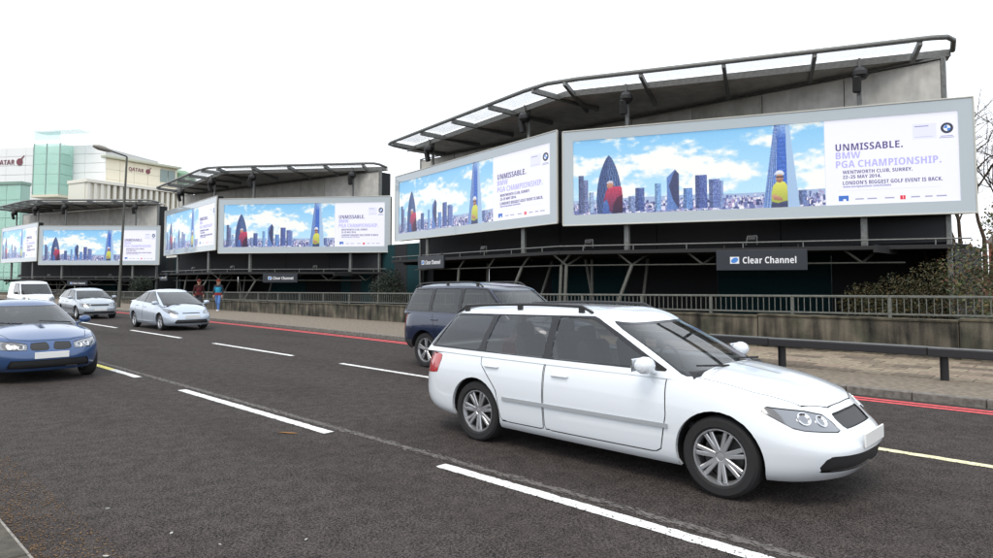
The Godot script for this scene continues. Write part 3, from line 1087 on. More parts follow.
# a lit billboard: lower left corner of its frame at "at", its face towards local +z
func billboard(label: String, at: Vector3, turn: float, wide: float) -> Node3D:
	var o := thing("billboard", label, "billboard", at, turn, "backlit billboards along the road")
	var H := 3.8
	var fw := 0.42
	var kx := wide / POSTER_W
	var fl := MB.new()
	# mitred frame rails
	var names4 := ["frame_rail", "frame_rail", "frame_rail", "frame_rail"]
	var fx := fw * kx
	var polys := [
		[0.0, 0.0, wide, 0.0, wide - fx, fw, fx, fw],
		[0.0, H, fx, H - fw, wide - fx, H - fw, wide, H],
		[0.0, 0.0, fx, fw, fx, H - fw, 0.0, H],
		[wide, 0.0, wide, H, wide - fx, H - fw, wide - fx, fw]]
	for i in 4:
		var b := MB.new()
		b.slab(poly(polys[i]), Vector3(0, 0, -0.06), Basis.IDENTITY, 0.08)
		part(names4[i], b, M.frame, o)
	for y in [0.012, H - 0.012]:
		var b := MB.new()
		b.box(Vector3(wide * 0.5, y, 0.0), Vector3(wide + 0.03, 0.05, 0.09), 0.01)
		part("edge_trim", b, M.frame_edge, o)
	for x in [-0.005, wide + 0.005]:
		var b := MB.new()
		b.box(Vector3(x, H * 0.5, -0.0), Vector3(0.05, H - 0.06, 0.085), 0.01)
		part("edge_trim", b, M.frame_edge, o)
	fl.box(Vector3(wide * 0.5, H * 0.5, -0.27), Vector3(wide - 0.02, H - 0.02, 0.4), 0.02)
	part("casing", fl, M.casing, o)
	var pm := MB.new()
	pm.use_uv = true
	var z := -0.035
	var c := [Vector3(fx, fw, z), Vector3(wide - fx, fw, z), Vector3(wide - fx, H - fw, z), Vector3(fx, H - fw, z)]
	var t := [Vector2(0, 1), Vector2(1, 1), Vector2(1, 0), Vector2(0, 0)]
	for i in [0, 2, 1, 0, 3, 2]:
		pm.vert(c[i], Vector3(0, 0, 1), t[i])
	var p := part("poster", pm, M.poster, o)
	p.set_meta("label", "lit poster with city skyline, two golfers and white text field")
	# lettering: text, u0, u1, v0 (base), v1, material
	for l in [["UNMISSABLE.", 9.78, 11.8, 2.29, 2.54, M.ink], ["BMW", 9.78, 10.54, 2.02, 2.25, M.ink_pale], ["PGA CHAMPIONSHIP.", 9.78, 12.88, 1.7, 1.95, M.ink_pale], ["WENTWORTH CLUB, SURREY.", 9.98, 12.06, 1.47, 1.61, M.ink], ["22–25 MAY 2014.", 9.98, 11.14, 1.32, 1.44, M.ink], ["LONDON'S BIGGEST GOLF EVENT IS BACK.", 9.98, 12.9, 1.11, 1.24, M.ink], ["www.europeantour.com/tickets", 9.98, 11.42, 0.99, 1.09, M.ink_thin]]:
		lettering(l[0], Vector3((l[1] + l[2]) * 0.5 * kx, (l[3] + l[4]) * 0.5, z + 0.004), (l[2] - l[1]) * kx, l[4] - l[3], l[5], p)
	return o

func tower(idx: int, at: Vector3, turn: float, ar: float, al: float, wr: float, wl: float, y0r: float, y0l: float, yl: float, place: String) -> void:
	# local frame: origin on the ground under the bow where the two billboards meet, x along the road, z towards it
	var o := thing("billboard_tower", "grey steel billboard tower with glazed canopy, the " + place, "tower", at, turn, "billboard towers beside the road")
	var dr := Vector3(cos(ar), 0, -sin(ar))
	var nr := Vector3(sin(ar), 0, cos(ar))
	var dl := Vector3(cos(al), 0, -sin(al))      # al is negative: this wing runs back to the left
	var nl := Vector3(sin(al), 0, cos(al))
	var yt := 9.56
	var bz := -5.2
	var xl := -dl.x * wl - 0.5
	var xr := dr.x * wr - 0.7
	# point on a wing: u from the bow outwards, s in front of the billboard face
	var R := func(u: float, s: float, y: float) -> Vector3: return dr * u + nr * s + Vector3(0.15, y, 0)
	var L := func(u: float, s: float, y: float) -> Vector3: return -dl * u + nl * s + Vector3(-0.15, y, 0)
	# cladding above the billboards: separate sheets with open joints
	var nsheet := 9
	for i in nsheet:
		var a := lerpf(xl, xr, float(i) / nsheet)
		var b := lerpf(xl, xr, float(i + 1) / nsheet)
		var m := MB.new()
		m.box(Vector3((a + b) * 0.5, 8.2, bz), Vector3(b - a - 0.03, 2.0, 0.12), 0.01)
		part("cladding_panel", m, M.cladding if i % 3 else M.cladding2, o)
	for i in 5:
		var a := lerpf(xl, xr, i / 5.0)
		var b := lerpf(xl, xr, (i + 1) / 5.0)
		var m := MB.new()
		m.box(Vector3((a + b) * 0.5, (yl + 7.18) * 0.5, bz - 0.03), Vector3(b - a - 0.03, 7.18 - yl, 0.12), 0.01)
		part("middle_panel", m, M.slate, o)
		var m2 := MB.new()
		m2.box(Vector3((a + b) * 0.5, yl * 0.5, bz - 6.0), Vector3(b - a - 0.03, yl, 0.12), 0.01)
		part("back_panel", m2, M.teal if i % 2 else M.slate, o)  # set well back so the recess under the walkway falls dark
	for x in [xl - 0.1, xr + 0.1]:
		var m2 := MB.new()
		m2.box(Vector3(x, yl * 0.5, bz - 3.1), Vector3(0.12, yl, 5.7), 0.01)
		part("shade_side_panel", m2, M.slate, o)  # added side wall that keeps sky light out of the recess
	var dk := MB.new()
	dk.box(Vector3((xl + xr) * 0.5, yl - 0.04, bz - 3.2), Vector3(xr - xl + 0.3, 0.12, 6.2), 0.01)
	part("shade_deck", dk, M.casing, o)  # added roof over the recess, shuts off light from above
	var core := MB.new()
	core.box(Vector3((xl + xr) * 0.5, (yl + 9.25) * 0.5, bz - 0.65), Vector3(xr - xl - 0.06, 9.15 - yl, 1.0), 0.02)
	part("core", core, M.casing, o)
	for x in [xl - 0.06, xr + 0.06]:
		var m := MB.new()
		m.box(Vector3(x, 5.0, bz - 0.03), Vector3(0.14, 8.6, 0.2), 0.015)
		part("corner_post", m, M.steel, o)
	# soffit (solid part of the canopy)
	var s0 := -0.45
	var le: Vector3 = L.call(wl - 0.6, s0, 0)
	var re: Vector3 = R.call(wr - 0.45, s0, 0)
	var bow: Vector3 = (R.call(-0.1, s0, 0) + L.call(-0.1, s0, 0)) * 0.5
	var sp := PackedVector2Array([Vector2(le.x, le.z), Vector2(bow.x, bow.z), Vector2(re.x, re.z), Vector2(re.x - 0.2, bz - 0.8), Vector2(le.x + 0.2, bz - 0.8)])
	var sof := MB.new()
	sof.slab(sp, Vector3(0, yt - 0.06, 0), Basis(Vector3(1, 0, 0), Vector3(0, 0, 1), Vector3(0, -1, 0)), 0.14)
	part("soffit", sof, M.cladding, o)
	for e in [[le, bow], [bow, re]]:
		var m := MB.new()
		m.bar(e[0] + Vector3(0, yt - 0.12, 0), e[1] + Vector3(0, yt - 0.12, 0), 0.05, 0.26, 0.01)
		part("soffit_edge", m, M.steel, o)
	# joint angle between soffit and cladding
	var ja := MB.new()
	ja.box(Vector3((xl + xr) * 0.5, 9.26, bz + 0.11), Vector3(xr - xl, 0.06, 0.06))
	part("cover_strip", ja, M.steel, o)
	# front tube with rounded ends
	var tb := MB.new()
	var pts := []
	pts.append(L.call(wl - 0.55, s0 + 0.02, yt - 0.05))
	pts.append(L.call(wl - 0.75, 0.55, yt - 0.01))
	pts.append(L.call(wl - 0.95, 0.9, yt))
	pts.append(L.call(wl - 1.4, 1.0, yt))
	pts.append(L.call(0.9, 1.0, yt))
	pts.append((L.call(0.0, 1.0, yt) + R.call(0.0, 1.0, yt)) * 0.5 - Vector3(0, 0, 0.03))
	pts.append(R.call(0.9, 1.0, yt))
	pts.append(R.call(wr - 1.3, 1.0, yt))
	pts.append(R.call(wr - 0.85, 0.9, yt))
	pts.append(R.call(wr - 0.6, 0.55, yt - 0.01))
	pts.append(R.call(wr - 0.4, s0 + 0.02, yt - 0.05))
	tb.tube(pts, 0.085, 0.085, 10)
	part("canopy_tube", tb, M.steel, o)
	# ribs and glass panes between them
	var wings := [[R, wr], [L, wl]]
	for wdef in wings:
		var fn: Callable = wdef[0]
		var wlen: float = wdef[1]
		var cnt := 5
		for i in cnt:
			var u := lerpf(0.35, wlen - 1.5, float(i) / (cnt - 1) * 0.98)
			if i == cnt - 1:
				u = wlen - 1.6
			var a: Vector3 = fn.call(u, 1.0, yt - 0.1)
			var deep := minf(3.4, (a.z - bz) - 0.4)
			var b: Vector3 = fn.call(u, 1.0 - deep / maxf(0.8, cos(ar)), yt - 0.3)
			var m := MB.new()
			m.bar(a, b, 0.13, 0.22, 0.015)
			part("rib", m, M.steel, o)
			if i < cnt - 1:
				var u2 := lerpf(0.35, wlen - 1.5, float(i + 1) / (cnt - 1) * 0.98)
				var g := MB.new()
				var y := yt + 0.05
				var q0: Vector3 = fn.call(u + 0.05, 0.97, y)
				var q1: Vector3 = fn.call(u2 - 0.05, 0.97, y)
				var q2: Vector3 = fn.call(u2 - 0.05, s0 + 0.05, y)
				var q3: Vector3 = fn.call(u + 0.05, s0 + 0.05, y)
				g.slab(PackedVector2Array([Vector2(q0.x, q0.z), Vector2(q1.x, q1.z), Vector2(q2.x, q2.z), Vector2(q3.x, q3.z)]), Vector3(0, y, 0), Basis(Vector3(1, 0, 0), Vector3(0, 0, 1), Vector3(0, -1, 0)), 0.012)
				part("canopy_pane", g, M.canopy_glass, o)
	# walkway under the billboards
	var wp := PackedVector2Array([Vector2(L.call(wl + 0.2, 0.05, 0).x, L.call(wl + 0.2, 0.05, 0).z), Vector2(0, 0.05), Vector2(R.call(wr - 0.2, 0.05, 0).x, R.call(wr - 0.2, 0.05, 0).z), Vector2(xr + 0.1, bz), Vector2(xl - 0.1, bz)])
	var wk := MB.new()
	wk.slab(wp, Vector3(0, yl - 0.1, 0), Basis(Vector3(1, 0, 0), Vector3(0, 0, 1), Vector3(0, -1, 0)), 0.12)
	part("walkway", wk, M.dark_steel, o)
	for e in [[L.call(wl + 0.2, 0.09, 0), Vector3(0, 0, 0.09)], [Vector3(0, 0, 0.09), R.call(wr - 0.2, 0.09, 0)]]:
		var m := MB.new()
		m.bar(e[0] + Vector3(0, yl - 0.16, 0), e[1] + Vector3(0, yl - 0.16, 0), 0.1, 0.14, 0.01)
		part("edge_beam", m, M.dark_steel, o)
		var m2 := MB.new()
		m2.tube([e[0] + Vector3(0, yl + 0.1, 0), e[1] + Vector3(0, yl + 0.1, 0)], 0.028, 0.028, 6)
		part("walkway_rail", m2, M.steel, o)
		var dd: Vector3 = e[1] - e[0]
		for i in 7:
			var m3 := MB.new()
			var q: Vector3 = e[0] + dd * ((i + 0.5) / 7.0)
			m3.tube([q + Vector3(0, yl - 0.14, 0), q + Vector3(0, yl + 0.1, 0)], 0.022, 0.022, 6)
			part("rail_post", m3, M.steel, o)
	# hangers between the walkway and the billboards, and stubs above them
	for wdef in wings:
		var fn: Callable = wdef[0]
		var wlen: float = wdef[1]
		var yb := y0r if fn == R else y0l
		for u in [0.18 * wlen, 0.77 * wlen]:
			var m := MB.new()
			var q: Vector3 = fn.call(u, -0.3, 0)
			m.bar(q + Vector3(0, yl - 0.08, 0), q + Vector3(0, yb + 0.1, 0), 0.14, 0.2, 0.01, Vector3.RIGHT)
			part("hanger_post", m, M.steel, o)
			var m2 := MB.new()
			var q2: Vector3 = fn.call(u, -0.6, 0)
			m2.bar(q2 + Vector3(0, yb + 3.5, 0), q2 + Vector3(0, yt - 0.18, 0), 0.1, 0.14, 0.01, Vector3.RIGHT)
			part("stub_post", m2, M.steel, o)
	# lower truss: bottom tube, V braces and raking props
	for wdef in wings:
		var fn: Callable = wdef[0]
		var wlen: float = wdef[1]
		var yb := yl - 0.66
		var m := MB.new()
		m.tube([fn.call(0.0, -0.25, yb), fn.call(wlen - 2.0, -0.25, yb)], 0.035, 0.035, 6)
		part("bottom_tube", m, M.steel_dull, o)
		for i in 5:
			var u := 0.05 + i * 2.62
			if u > wlen - 1.0:
				continue
			for s in [-1.0, 1.0]:
				var b := MB.new()
				var tip: Vector3 = fn.call(u + s * 0.62, -0.25 - (0.8 if s > 0.0 else 0.0), yl - 0.14)
				b.tube([fn.call(u, -0.25, yb), tip], 0.05, 0.05, 6)
				part("brace", b, M.steel_dull, o)
			if i < 2 or (i == 3 and fn == L):
				var b := MB.new()
				var foot: Vector3 = fn.call(u, -0.25, 0) + (Vector3(-0.55, -0.1, 0.9) if i == 1 else Vector3(0.12, -0.1, 0.35))
				b.tube([fn.call(u, -0.25, yb), foot], 0.075, 0.075, 8)
				part("raking_prop", b, M.steel_dull, o)
				var b2 := MB.new()
				var foot2: Vector3 = foot + Vector3(0.2, 0, -2.0)
				b2.tube([fn.call(u + 0.3, -2.2, yb + 0.3), foot2], 0.07, 0.07, 8)
				part("raking_prop", b2, M.steel_dull, o)
	# spare beams under the deck
	for i in 6:
		var x := lerpf(xl + 1.5, xr - 1.5, i / 5.0)
		var m := MB.new()
		m.bar(Vector3(x, yl - 0.25, bz + 0.1), Vector3(x, yl - 0.25, -2.6), 0.12, 0.24)
		part("deck_beam", m, M.dark_steel, o)
	# billboards
	var xf := Transform3D(Basis(Vector3.UP, turn), at)
	billboard("large backlit skyline billboard, right of the pair on the " + place, xf * (R.call(0.0, 0.0, y0r)), turn + ar, wr)
	billboard("large backlit skyline billboard, left of the pair on the " + place, xf * (L.call(wl, 0.0, y0l)), turn + al, wl)
	# small spotlights standing on the walkway
	for e in [[R, 1.0], [R, 7.0], [L, 5.5]]:
		var fn: Callable = e[0]
		var q: Vector3 = xf * (fn.call(e[1], -0.1, yl + 0.02))
		var sp2 := thing("spotlight", "small dark spotlight on the %s walkway, %s" % [place, ["near the bow", "right of the middle", "on the left wing"][[1.0, 7.0, 5.5].find(e[1])]], "spotlight", q, turn, "small spotlights on the walkways")
		var b := MB.new()
		b.bar(Vector3(-0.2, 0, 0), Vector3(-0.14, 0.32, 0), 0.03, 0.03)
		b.bar(Vector3(0.2, 0, 0), Vector3(0.2, 0.32, 0), 0.03, 0.03)
		b.bar(Vector3(-0.15, 0.32, 0), Vector3(0.21, 0.32, 0), 0.03, 0.03)
		part("stand", b, M.steel, sp2)
		b = MB.new()
		b.box(Vector3(0.03, 0.2, 0.02), Vector3(0.28, 0.2, 0.2), 0.03, Basis(Vector3(1, 0, 0), -0.5))
		part("lamp_housing", b, M.black_paint, sp2)
	# floodlights hung under the canopy
	var order := 0
	for wdef in wings:
		var fn: Callable = wdef[0]
		var wlen: float = wdef[1]
		for u in [0.18 * wlen, 0.77 * wlen]:
			var side := "right" if fn == R else "left"
			var near := "inner" if u < 0.5 * wlen else "outer"
			var q: Vector3 = xf * (fn.call(u, -0.35, yt - 0.3))
			var fl := thing("floodlight", "black hooded floodlight, %s one over the %s-hand billboard of the %s" % [near, side, place], "floodlight", q, turn + (ar if fn == R else al), "floodlights under the canopies")
			var b := MB.new()
			b.lathe([Vector2(0.001, 0.2), Vector2(0.16, 0.16), Vector2(0.27, 0.02), Vector2(0.28, -0.12), Vector2(0.2, -0.24), Vector2(0.001, -0.26)], 14, Vector3(0, -0.2, 0))
			part("cowl", b, M.black_paint, fl)
			var b2 := MB.new()
			b2.box(Vector3(-0.1, -0.62, 0.06), Vector3(0.26, 0.6, 0.24), 0.05, Basis(Vector3(1, 0, 0), 0.25))
			part("lamp_housing", b2, M.black_paint, fl)
			var b3 := MB.new()
			b3.tube([Vector3(0, 0.3, 0), Vector3(0, -0.1, 0)], 0.05, 0.05, 8)
			part("bracket", b3, M.steel, fl)
			order += 1

func company_sign(label: String, at: Vector3, turn: float, k: float) -> void:
	var o := thing("hanging_sign", label, "sign", at, turn, "dark company signs under the walkways")
	var b := MB.new()
	b.box(Vector3.ZERO, Vector3(2.95 * k, 0.72 * k, 0.08), 0.012)
	part("sign_board", b, M.sign_dark, o)
	lettering("Clear Channel", Vector3(0.27 * k, 0.0, 0.043), 1.72 * k, 0.24 * k, M.sign_white, o, true)
	var w := MB.new()
	w.box(Vector3(-0.86 * k, 0.0, 0.043), Vector3(0.3 * k, 0.24 * k, 0.008))
	var lg := part("logo", w, M.sign_white, o)
	var bl := MB.new()
	var pb := PackedVector2Array()
	for i in 24:
		var a := TAU * i / 24
		pb.append(Vector2(cos(a) * 0.125, sin(a) * 0.085).rotated(0.5) * k)
	bl.slab(pb, Vector3(-0.86 * k, 0.0, 0.046), Basis.IDENTITY, 0.006)
	part("logo_mark", bl, M.sign_blue, lg)
	for x in [-1.2, 1.2]:
		var h := MB.new()
		h.bar(Vector3(x * k, 0.36 * k, 0), Vector3(x * k, 0.36 * k + 0.18, 0), 0.04, 0.04)
		part("hanger", h, M.dark_steel, o)

# ---------------------------------------------------------------- people
# bones: [from, to, r0, r1]; surface nets over their smooth union; colour by a callable
func body_mesh(bones: Array, cell: float, tint: Callable) -> MB:
	var lo := Vector3(9, 9, 9)
	var hi := -lo
	for b in bones:
		for k in 2:
			var r: float = maxf(b[2], b[3]) + cell * 2.0
			lo = lo.min(b[k] - Vector3(r, r, r))
			hi = hi.max(b[k] + Vector3(r, r, r))
	var nx := int((hi.x - lo.x) / cell) + 2
	var ny := int((hi.y - lo.y) / cell) + 2
	var nz := int((hi.z - lo.z) / cell) + 2
	var f := PackedFloat32Array()
	f.resize(nx * ny * nz)
	f.fill(1.0)
	for b in bones:
		var rm: float = maxf(b[2], b[3]) + cell * 2.5
		var a: Vector3 = b[0]
		var e: Vector3 = b[1] - a
		var el := maxf(e.length_squared(), 1e-9)
		var l2 := ((a.min(b[1]) - Vector3(rm, rm, rm) - lo) / cell).floor().max(Vector3.ZERO)
		var h2 := ((a.max(b[1]) + Vector3(rm, rm, rm) - lo) / cell).ceil().min(Vector3(nx - 1, ny - 1, nz - 1))
		for i in range(int(l2.x), int(h2.x) + 1):
			for j in range(int(l2.y), int(h2.y) + 1):
				for k in range(int(l2.z), int(h2.z) + 1):
					var p := lo + Vector3(i, j, k) * cell
					var t := clampf((p - a).dot(e) / el, 0, 1)
					var d: float = (p - a - e * t).length() - lerpf(b[2], b[3], t)
					var id := (i * ny + j) * nz + k
					var o := f[id]
					var hh := maxf(0.03 - absf(o - d), 0.0) / 0.03
					f[id] = minf(o, d) - hh * hh * 0.03 * 0.25
	var vid := {}
	var vp := PackedVector3Array()
	var vn := PackedVector3Array()
	var offs := [Vector3i(0, 0, 0), Vector3i(1, 0, 0), Vector3i(0, 1, 0), Vector3i(1, 1, 0), Vector3i(0, 0, 1), Vector3i(1, 0, 1), Vector3i(0, 1, 1), Vector3i(1, 1, 1)]
	var edges := [[0, 1], [2, 3], [4, 5], [6, 7], [0, 2], [1, 3], [4, 6], [5, 7], [0, 4], [1, 5], [2, 6], [3, 7]]
	for i in nx - 1:
		for j in ny - 1:
			for k in nz - 1:
				var base := (i * ny + j) * nz + k
				var neg := 0
				var d := PackedFloat32Array()
				for o in offs:
					var q := f[base + (o.x * ny + o.y) * nz + o.z]
					d.append(q)
					if q < 0.0:
						neg += 1
				if neg == 0 or neg == 8:
					continue
				var s := Vector3.ZERO
				var c := 0
				for e in edges:
					var d0 := d[e[0]]
					var d1 := d[e[1]]
					if (d0 < 0.0) != (d1 < 0.0):
						s += Vector3(offs[e[0]]).lerp(Vector3(offs[e[1]]), d0 / (d0 - d1))
						c += 1
				vid[base] = vp.size()
				vp.append(lo + (Vector3(i, j, k) + s / c) * cell)
				vn.append(Vector3(d[1] + d[3] + d[5] + d[7] - d[0] - d[2] - d[4] - d[6], d[2] + d[3] + d[6] + d[7] - d[0] - d[1] - d[4] - d[5], d[4] + d[5] + d[6] + d[7] - d[0] - d[1] - d[2] - d[3]).normalized())
	var m := MB.new()
	m.use_c = true
	for i in range(1, nx - 1):
		for j in range(1, ny - 1):
			for k in range(1, nz - 1):
				var id := (i * ny + j) * nz + k
				for ax in 3:
					var st: int = [ny * nz, nz, 1][ax]
					if (f[id] < 0.0) == (f[id + st] < 0.0):
						continue
					var s1: int = [nz, 1, ny * nz][ax]
					var s2: int = [1, ny * nz, nz][ax]
					var q := [id, id - s1, id - s1 - s2, id - s2]
					var ok := true
					for w in q:
						ok = ok and vid.has(w)
					if not ok:
						continue
					var v4 := [vid[q[0]], vid[q[1]], vid[q[2]], vid[q[3]]]
					m.col = tint.call(vp[v4[0]])
					m.tri3(vp[v4[0]], vp[v4[1]], vp[v4[2]], vn[v4[0]], vn[v4[1]], vn[v4[2]])
					m.tri3(vp[v4[0]], vp[v4[2]], vp[v4[3]], vn[v4[0]], vn[v4[2]], vn[v4[3]])
	return m

func person(label: String, at: Vector3, turn: float, cols: Dictionary) -> void:
	# local: facing +z, about 1.74 m
	var o := thing("person", label, "person", at, turn, "people on the far pavement")
	var V := func(x: float, y: float, z: float) -> Vector3: return Vector3(x, y, z)
	var bones := [
		[V.call(0.08, 0.93, 0.0), V.call(-0.08, 0.93, 0.0), 0.12, 0.12],
		[V.call(0, 0.95, 0), V.call(0, 1.2, 0.01), 0.14, 0.15],
		[V.call(0.1, 1.36, 0), V.call(-0.1, 1.36, 0), 0.125, 0.125],
		[V.call(0, 1.2, 0), V.call(0, 1.36, 0), 0.15, 0.13],
		[V.call(0, 1.42, 0), V.call(0, 1.55, 0.02), 0.06, 0.055],
		[V.call(0, 1.6, 0.02), V.call(0, 1.68, 0.01), 0.085, 0.095],
		[V.call(0, 1.625, 0.105), V.call(0, 1.6, 0.115), 0.014, 0.018],
		[V.call(0.19, 1.4, 0), V.call(0.25, 1.14, -0.04), 0.062, 0.052],
		[V.call(0.25, 1.14, -0.04), V.call(0.24, 0.92, 0.1), 0.05, 0.038],
		[V.call(-0.19, 1.4, 0), V.call(-0.25, 1.14, 0.0), 0.062, 0.052],
		[V.call(-0.25, 1.14, 0.0), V.call(-0.25, 0.9, 0.02), 0.05, 0.038],
		[V.call(0.09, 0.9, 0), V.call(0.1, 0.51, 0.17), 0.098, 0.066],
		[V.call(0.1, 0.51, 0.17), V.call(0.1, 0.1, 0.2), 0.064, 0.045],
		[V.call(0.1, 0.05, 0.18), V.call(0.12, 0.045, 0.36), 0.045, 0.04],
		[V.call(-0.09, 0.9, 0), V.call(-0.1, 0.5, -0.06), 0.098, 0.066],
		[V.call(-0.1, 0.5, -0.06), V.call(-0.1, 0.12, -0.26), 0.064, 0.045],
		[V.call(-0.1, 0.09, -0.29), V.call(-0.12, 0.045, -0.12), 0.045, 0.04]]
	for s in [1.0, -1.0]:
		var hz := 0.11 if s > 0 else 0.03
		var hy := 0.88 if s > 0 else 0.86
		bones.append([V.call(s * 0.245, hy, hz), V.call(s * 0.24, hy - 0.07, hz + 0.01), 0.035, 0.03])
		for fi in 4:
			var z0 := hz - 0.03 + fi * 0.02
			bones.append([V.call(s * 0.24, hy - 0.08, z0), V.call(s * 0.235, hy - 0.15 + absf(fi - 1.5) * 0.012, z0 + 0.012), 0.011, 0.009])
		bones.append([V.call(s * 0.235, hy - 0.02, hz + 0.035), V.call(s * 0.23, hy - 0.075, hz + 0.055), 0.012, 0.01])
	var skin: Color = cols.skin
	var tint := func(p: Vector3) -> Color:
		if p.y > 1.49:
			return skin
		if p.y < 0.09:
			return cols.shoe
		if absf(p.x) > 0.19 and p.y < 0.91:
			return skin
		if p.y < 0.9:
			return cols.legs
		if absf(p.x) > 0.2 + 0.06 * (1.4 - p.y):
			return cols.sleeve
		if p.y < 1.07:
			return cols.hem
		if p.y < 1.36:
			return cols.chest
		return cols.sleeve
	part("body", body_mesh(bones, 0.02, tint), M.cloth, o)
	for sx in [-1.0, 1.0]:
		var ey := MB.new()
		ey.box(Vector3(0.034 * sx, 1.648, 0.098), Vector3(0.026, 0.011, 0.012), 0.004)
		part("eye", ey, M.black, o)
		var er := MB.new()
		er.box(Vector3(0.094 * sx, 1.635, 0.01), Vector3(0.02, 0.06, 0.035), 0.008)
		part("ear", er, mat(skin.linear_to_srgb(), 0.7), o)
	var mo := MB.new()
	mo.box(Vector3(0, 1.565, 0.1), Vector3(0.045, 0.01, 0.01), 0.003)
	part("mouth", mo, mat(lin(0.25, 0.08, 0.07), 0.7), o)
	var hat := MB.new()
	hat.lathe([Vector2(0.118, 0.0), Vector2(0.118, 0.05), Vector2(0.09, 0.1), Vector2(0.04, 0.125), Vector2(0.001, 0.13)], 16, Vector3(0, 1.665, 0.005))
	hat.box(Vector3(0, 1.675, 0.14), Vector3(0.15, 0.014, 0.11), 0.005)
	part("cap", hat, mat(cols.cap, 0.9), o)

# ---------------------------------------------------------------- plants
func leaf_cloud(m: MB, lumps: Array, count: int, size: float, sd: int, cols: Array) -> void:
	var r := RandomNumberGenerator.new()
	r.seed = sd
	m.use_c = true
	for i in count:
		var l: Array = lumps[r.randi() % lumps.size()]
		var d := Vector3(r.randfn(), r.randfn(), r.randfn()).normalized() * pow(r.randf(), 0.4)
		var p: Vector3 = l[0] + d * l[1]
		var a := Vector3(r.randfn(), r.randfn(), r.randfn()).normalized()
		var b := a.cross(Vector3(r.randfn(), r.randfn(), r.randfn())).normalized()
		var s := size * r.randf_range(0.6, 1.4)
		var nn := a.cross(b)
		m.col = cols[r.randi() % cols.size()]
		m.tri3(p - a * s, p + b * s * 0.45, p + a * s, nn, nn, nn)
		m.tri3(p - a * s, p - b * s * 0.45, p + a * s, nn, nn, nn)

func branch(m: MB, r: RandomNumberGenerator, p: Vector3, d: Vector3, len: float, rad: float, depth: int) -> void:
	var pts := [p]
	var q := p
	var dd := d
	for i in 4:
		dd = (dd + Vector3(r.randfn(), r.randfn() * 0.5 + 0.05, r.randfn()) * 0.13).normalized()
		q += dd * len * 0.25
		pts.append(q)
	m.tube(pts, rad, rad * 0.55, 6 if depth > 2 else 4)
	if depth == 0:
		return
	for k in (4 if depth > 1 else 3):
		var t := r.randf_range(0.35, 1.0) if k > 0 else 1.0
		var i := clampi(int(t * 4.0), 1, 4)
		var nd := (dd + Vector3(r.randfn(), r.randfn() * 0.6 + 0.15, r.randfn()) * 0.5).normalized()
		branch(m, r, pts[i], nd, len * r.randf_range(0.55, 0.8), rad * 0.5, depth - 1)

# ---------------------------------------------------------------- scene
func kerb_z(x: float) -> float:
	return cv([Vector2(-160, -12.6), Vector2(-80, -13.0), Vector2(-45, -13.1), Vector2(-29, -12.95), Vector2(-21.6, -12.8), Vector2(-15.6, -12.55), Vector2(-9, -12.0), Vector2(-3, -11.65), Vector2(30, -11.65)], x)

func wall_top(x: float) -> float:
	return lerpf(0.93, 0.60, clampf((-2.0 - x) / 36.0, -0.2, 1.6))

func rail_top(x: float) -> float:
	return lerpf(1.46, 1.14, clampf((-2.0 - x) / 36.0, -0.2, 1.6))

func line_z(z0: float, bend: float, x: float) -> float:
	return z0 + bend * clampf(-x / 30.0, 0.0, 3.0)

func _ready() -> void:
	rng.seed = 4
	# camera
	var cam := Camera3D.new()
	cam.name = "camera"
	cam.projection = Camera3D.PROJECTION_FRUSTUM
	cam.near = 0.1
	cam.far = 3000.0
	cam.size = 0.1 * 558.0 / 662.0
	cam.frustum_offset = Vector2(0, -0.1 * 32.7 / 662.0)
	cam.position = Vector3(0, 1.8, 0)
	cam.rotation = Vector3(deg_to_rad(3.0), deg_to_rad(43.5), 0)
	add_child(cam)
	cam.current = true
	# sky, sun, exposure
	var env := Environment.new()
	env.background_mode = Environment.BG_SKY
	var sm := ProceduralSkyMaterial.new()
	sm.sky_top_color = Color(0.93, 0.96, 1.0)
	sm.sky_horizon_color = Color(0.965, 0.98, 1.0)
	sm.sky_curve = 0.3
	sm.ground_horizon_color = Color(0.55, 0.55, 0.56)
	sm.ground_bottom_color = Color(0.3, 0.3, 0.3)
	sm.sun_angle_max = 0.0
	var sky := Sky.new()
	sky.sky_material = sm
	env.sky = sky
	env.tonemap_mode = Environment.TONE_MAPPER_LINEAR
	env.tonemap_exposure = 1.75
	env.sdfgi_enabled = true
	env.ssao_enabled = true
	env.ssil_enabled = true
	var we := WorldEnvironment.new()
	we.name = "world_environment"
	we.environment = env
	add_child(we)
	var sun := DirectionalLight3D.new()
	sun.name = "sun"
	sun.light_energy = 0.35
	sun.light_angular_distance = 25.0
	sun.light_color = Color(1.0, 0.97, 0.93)
	sun.shadow_enabled = true
	sun.rotation = Vector3(deg_to_rad(-58), deg_to_rad(20), 0)
	add_child(sun)

	materials()
	setting()
	towers()
	far_buildings()
	furniture()
	plants()
	vehicles()
	people()

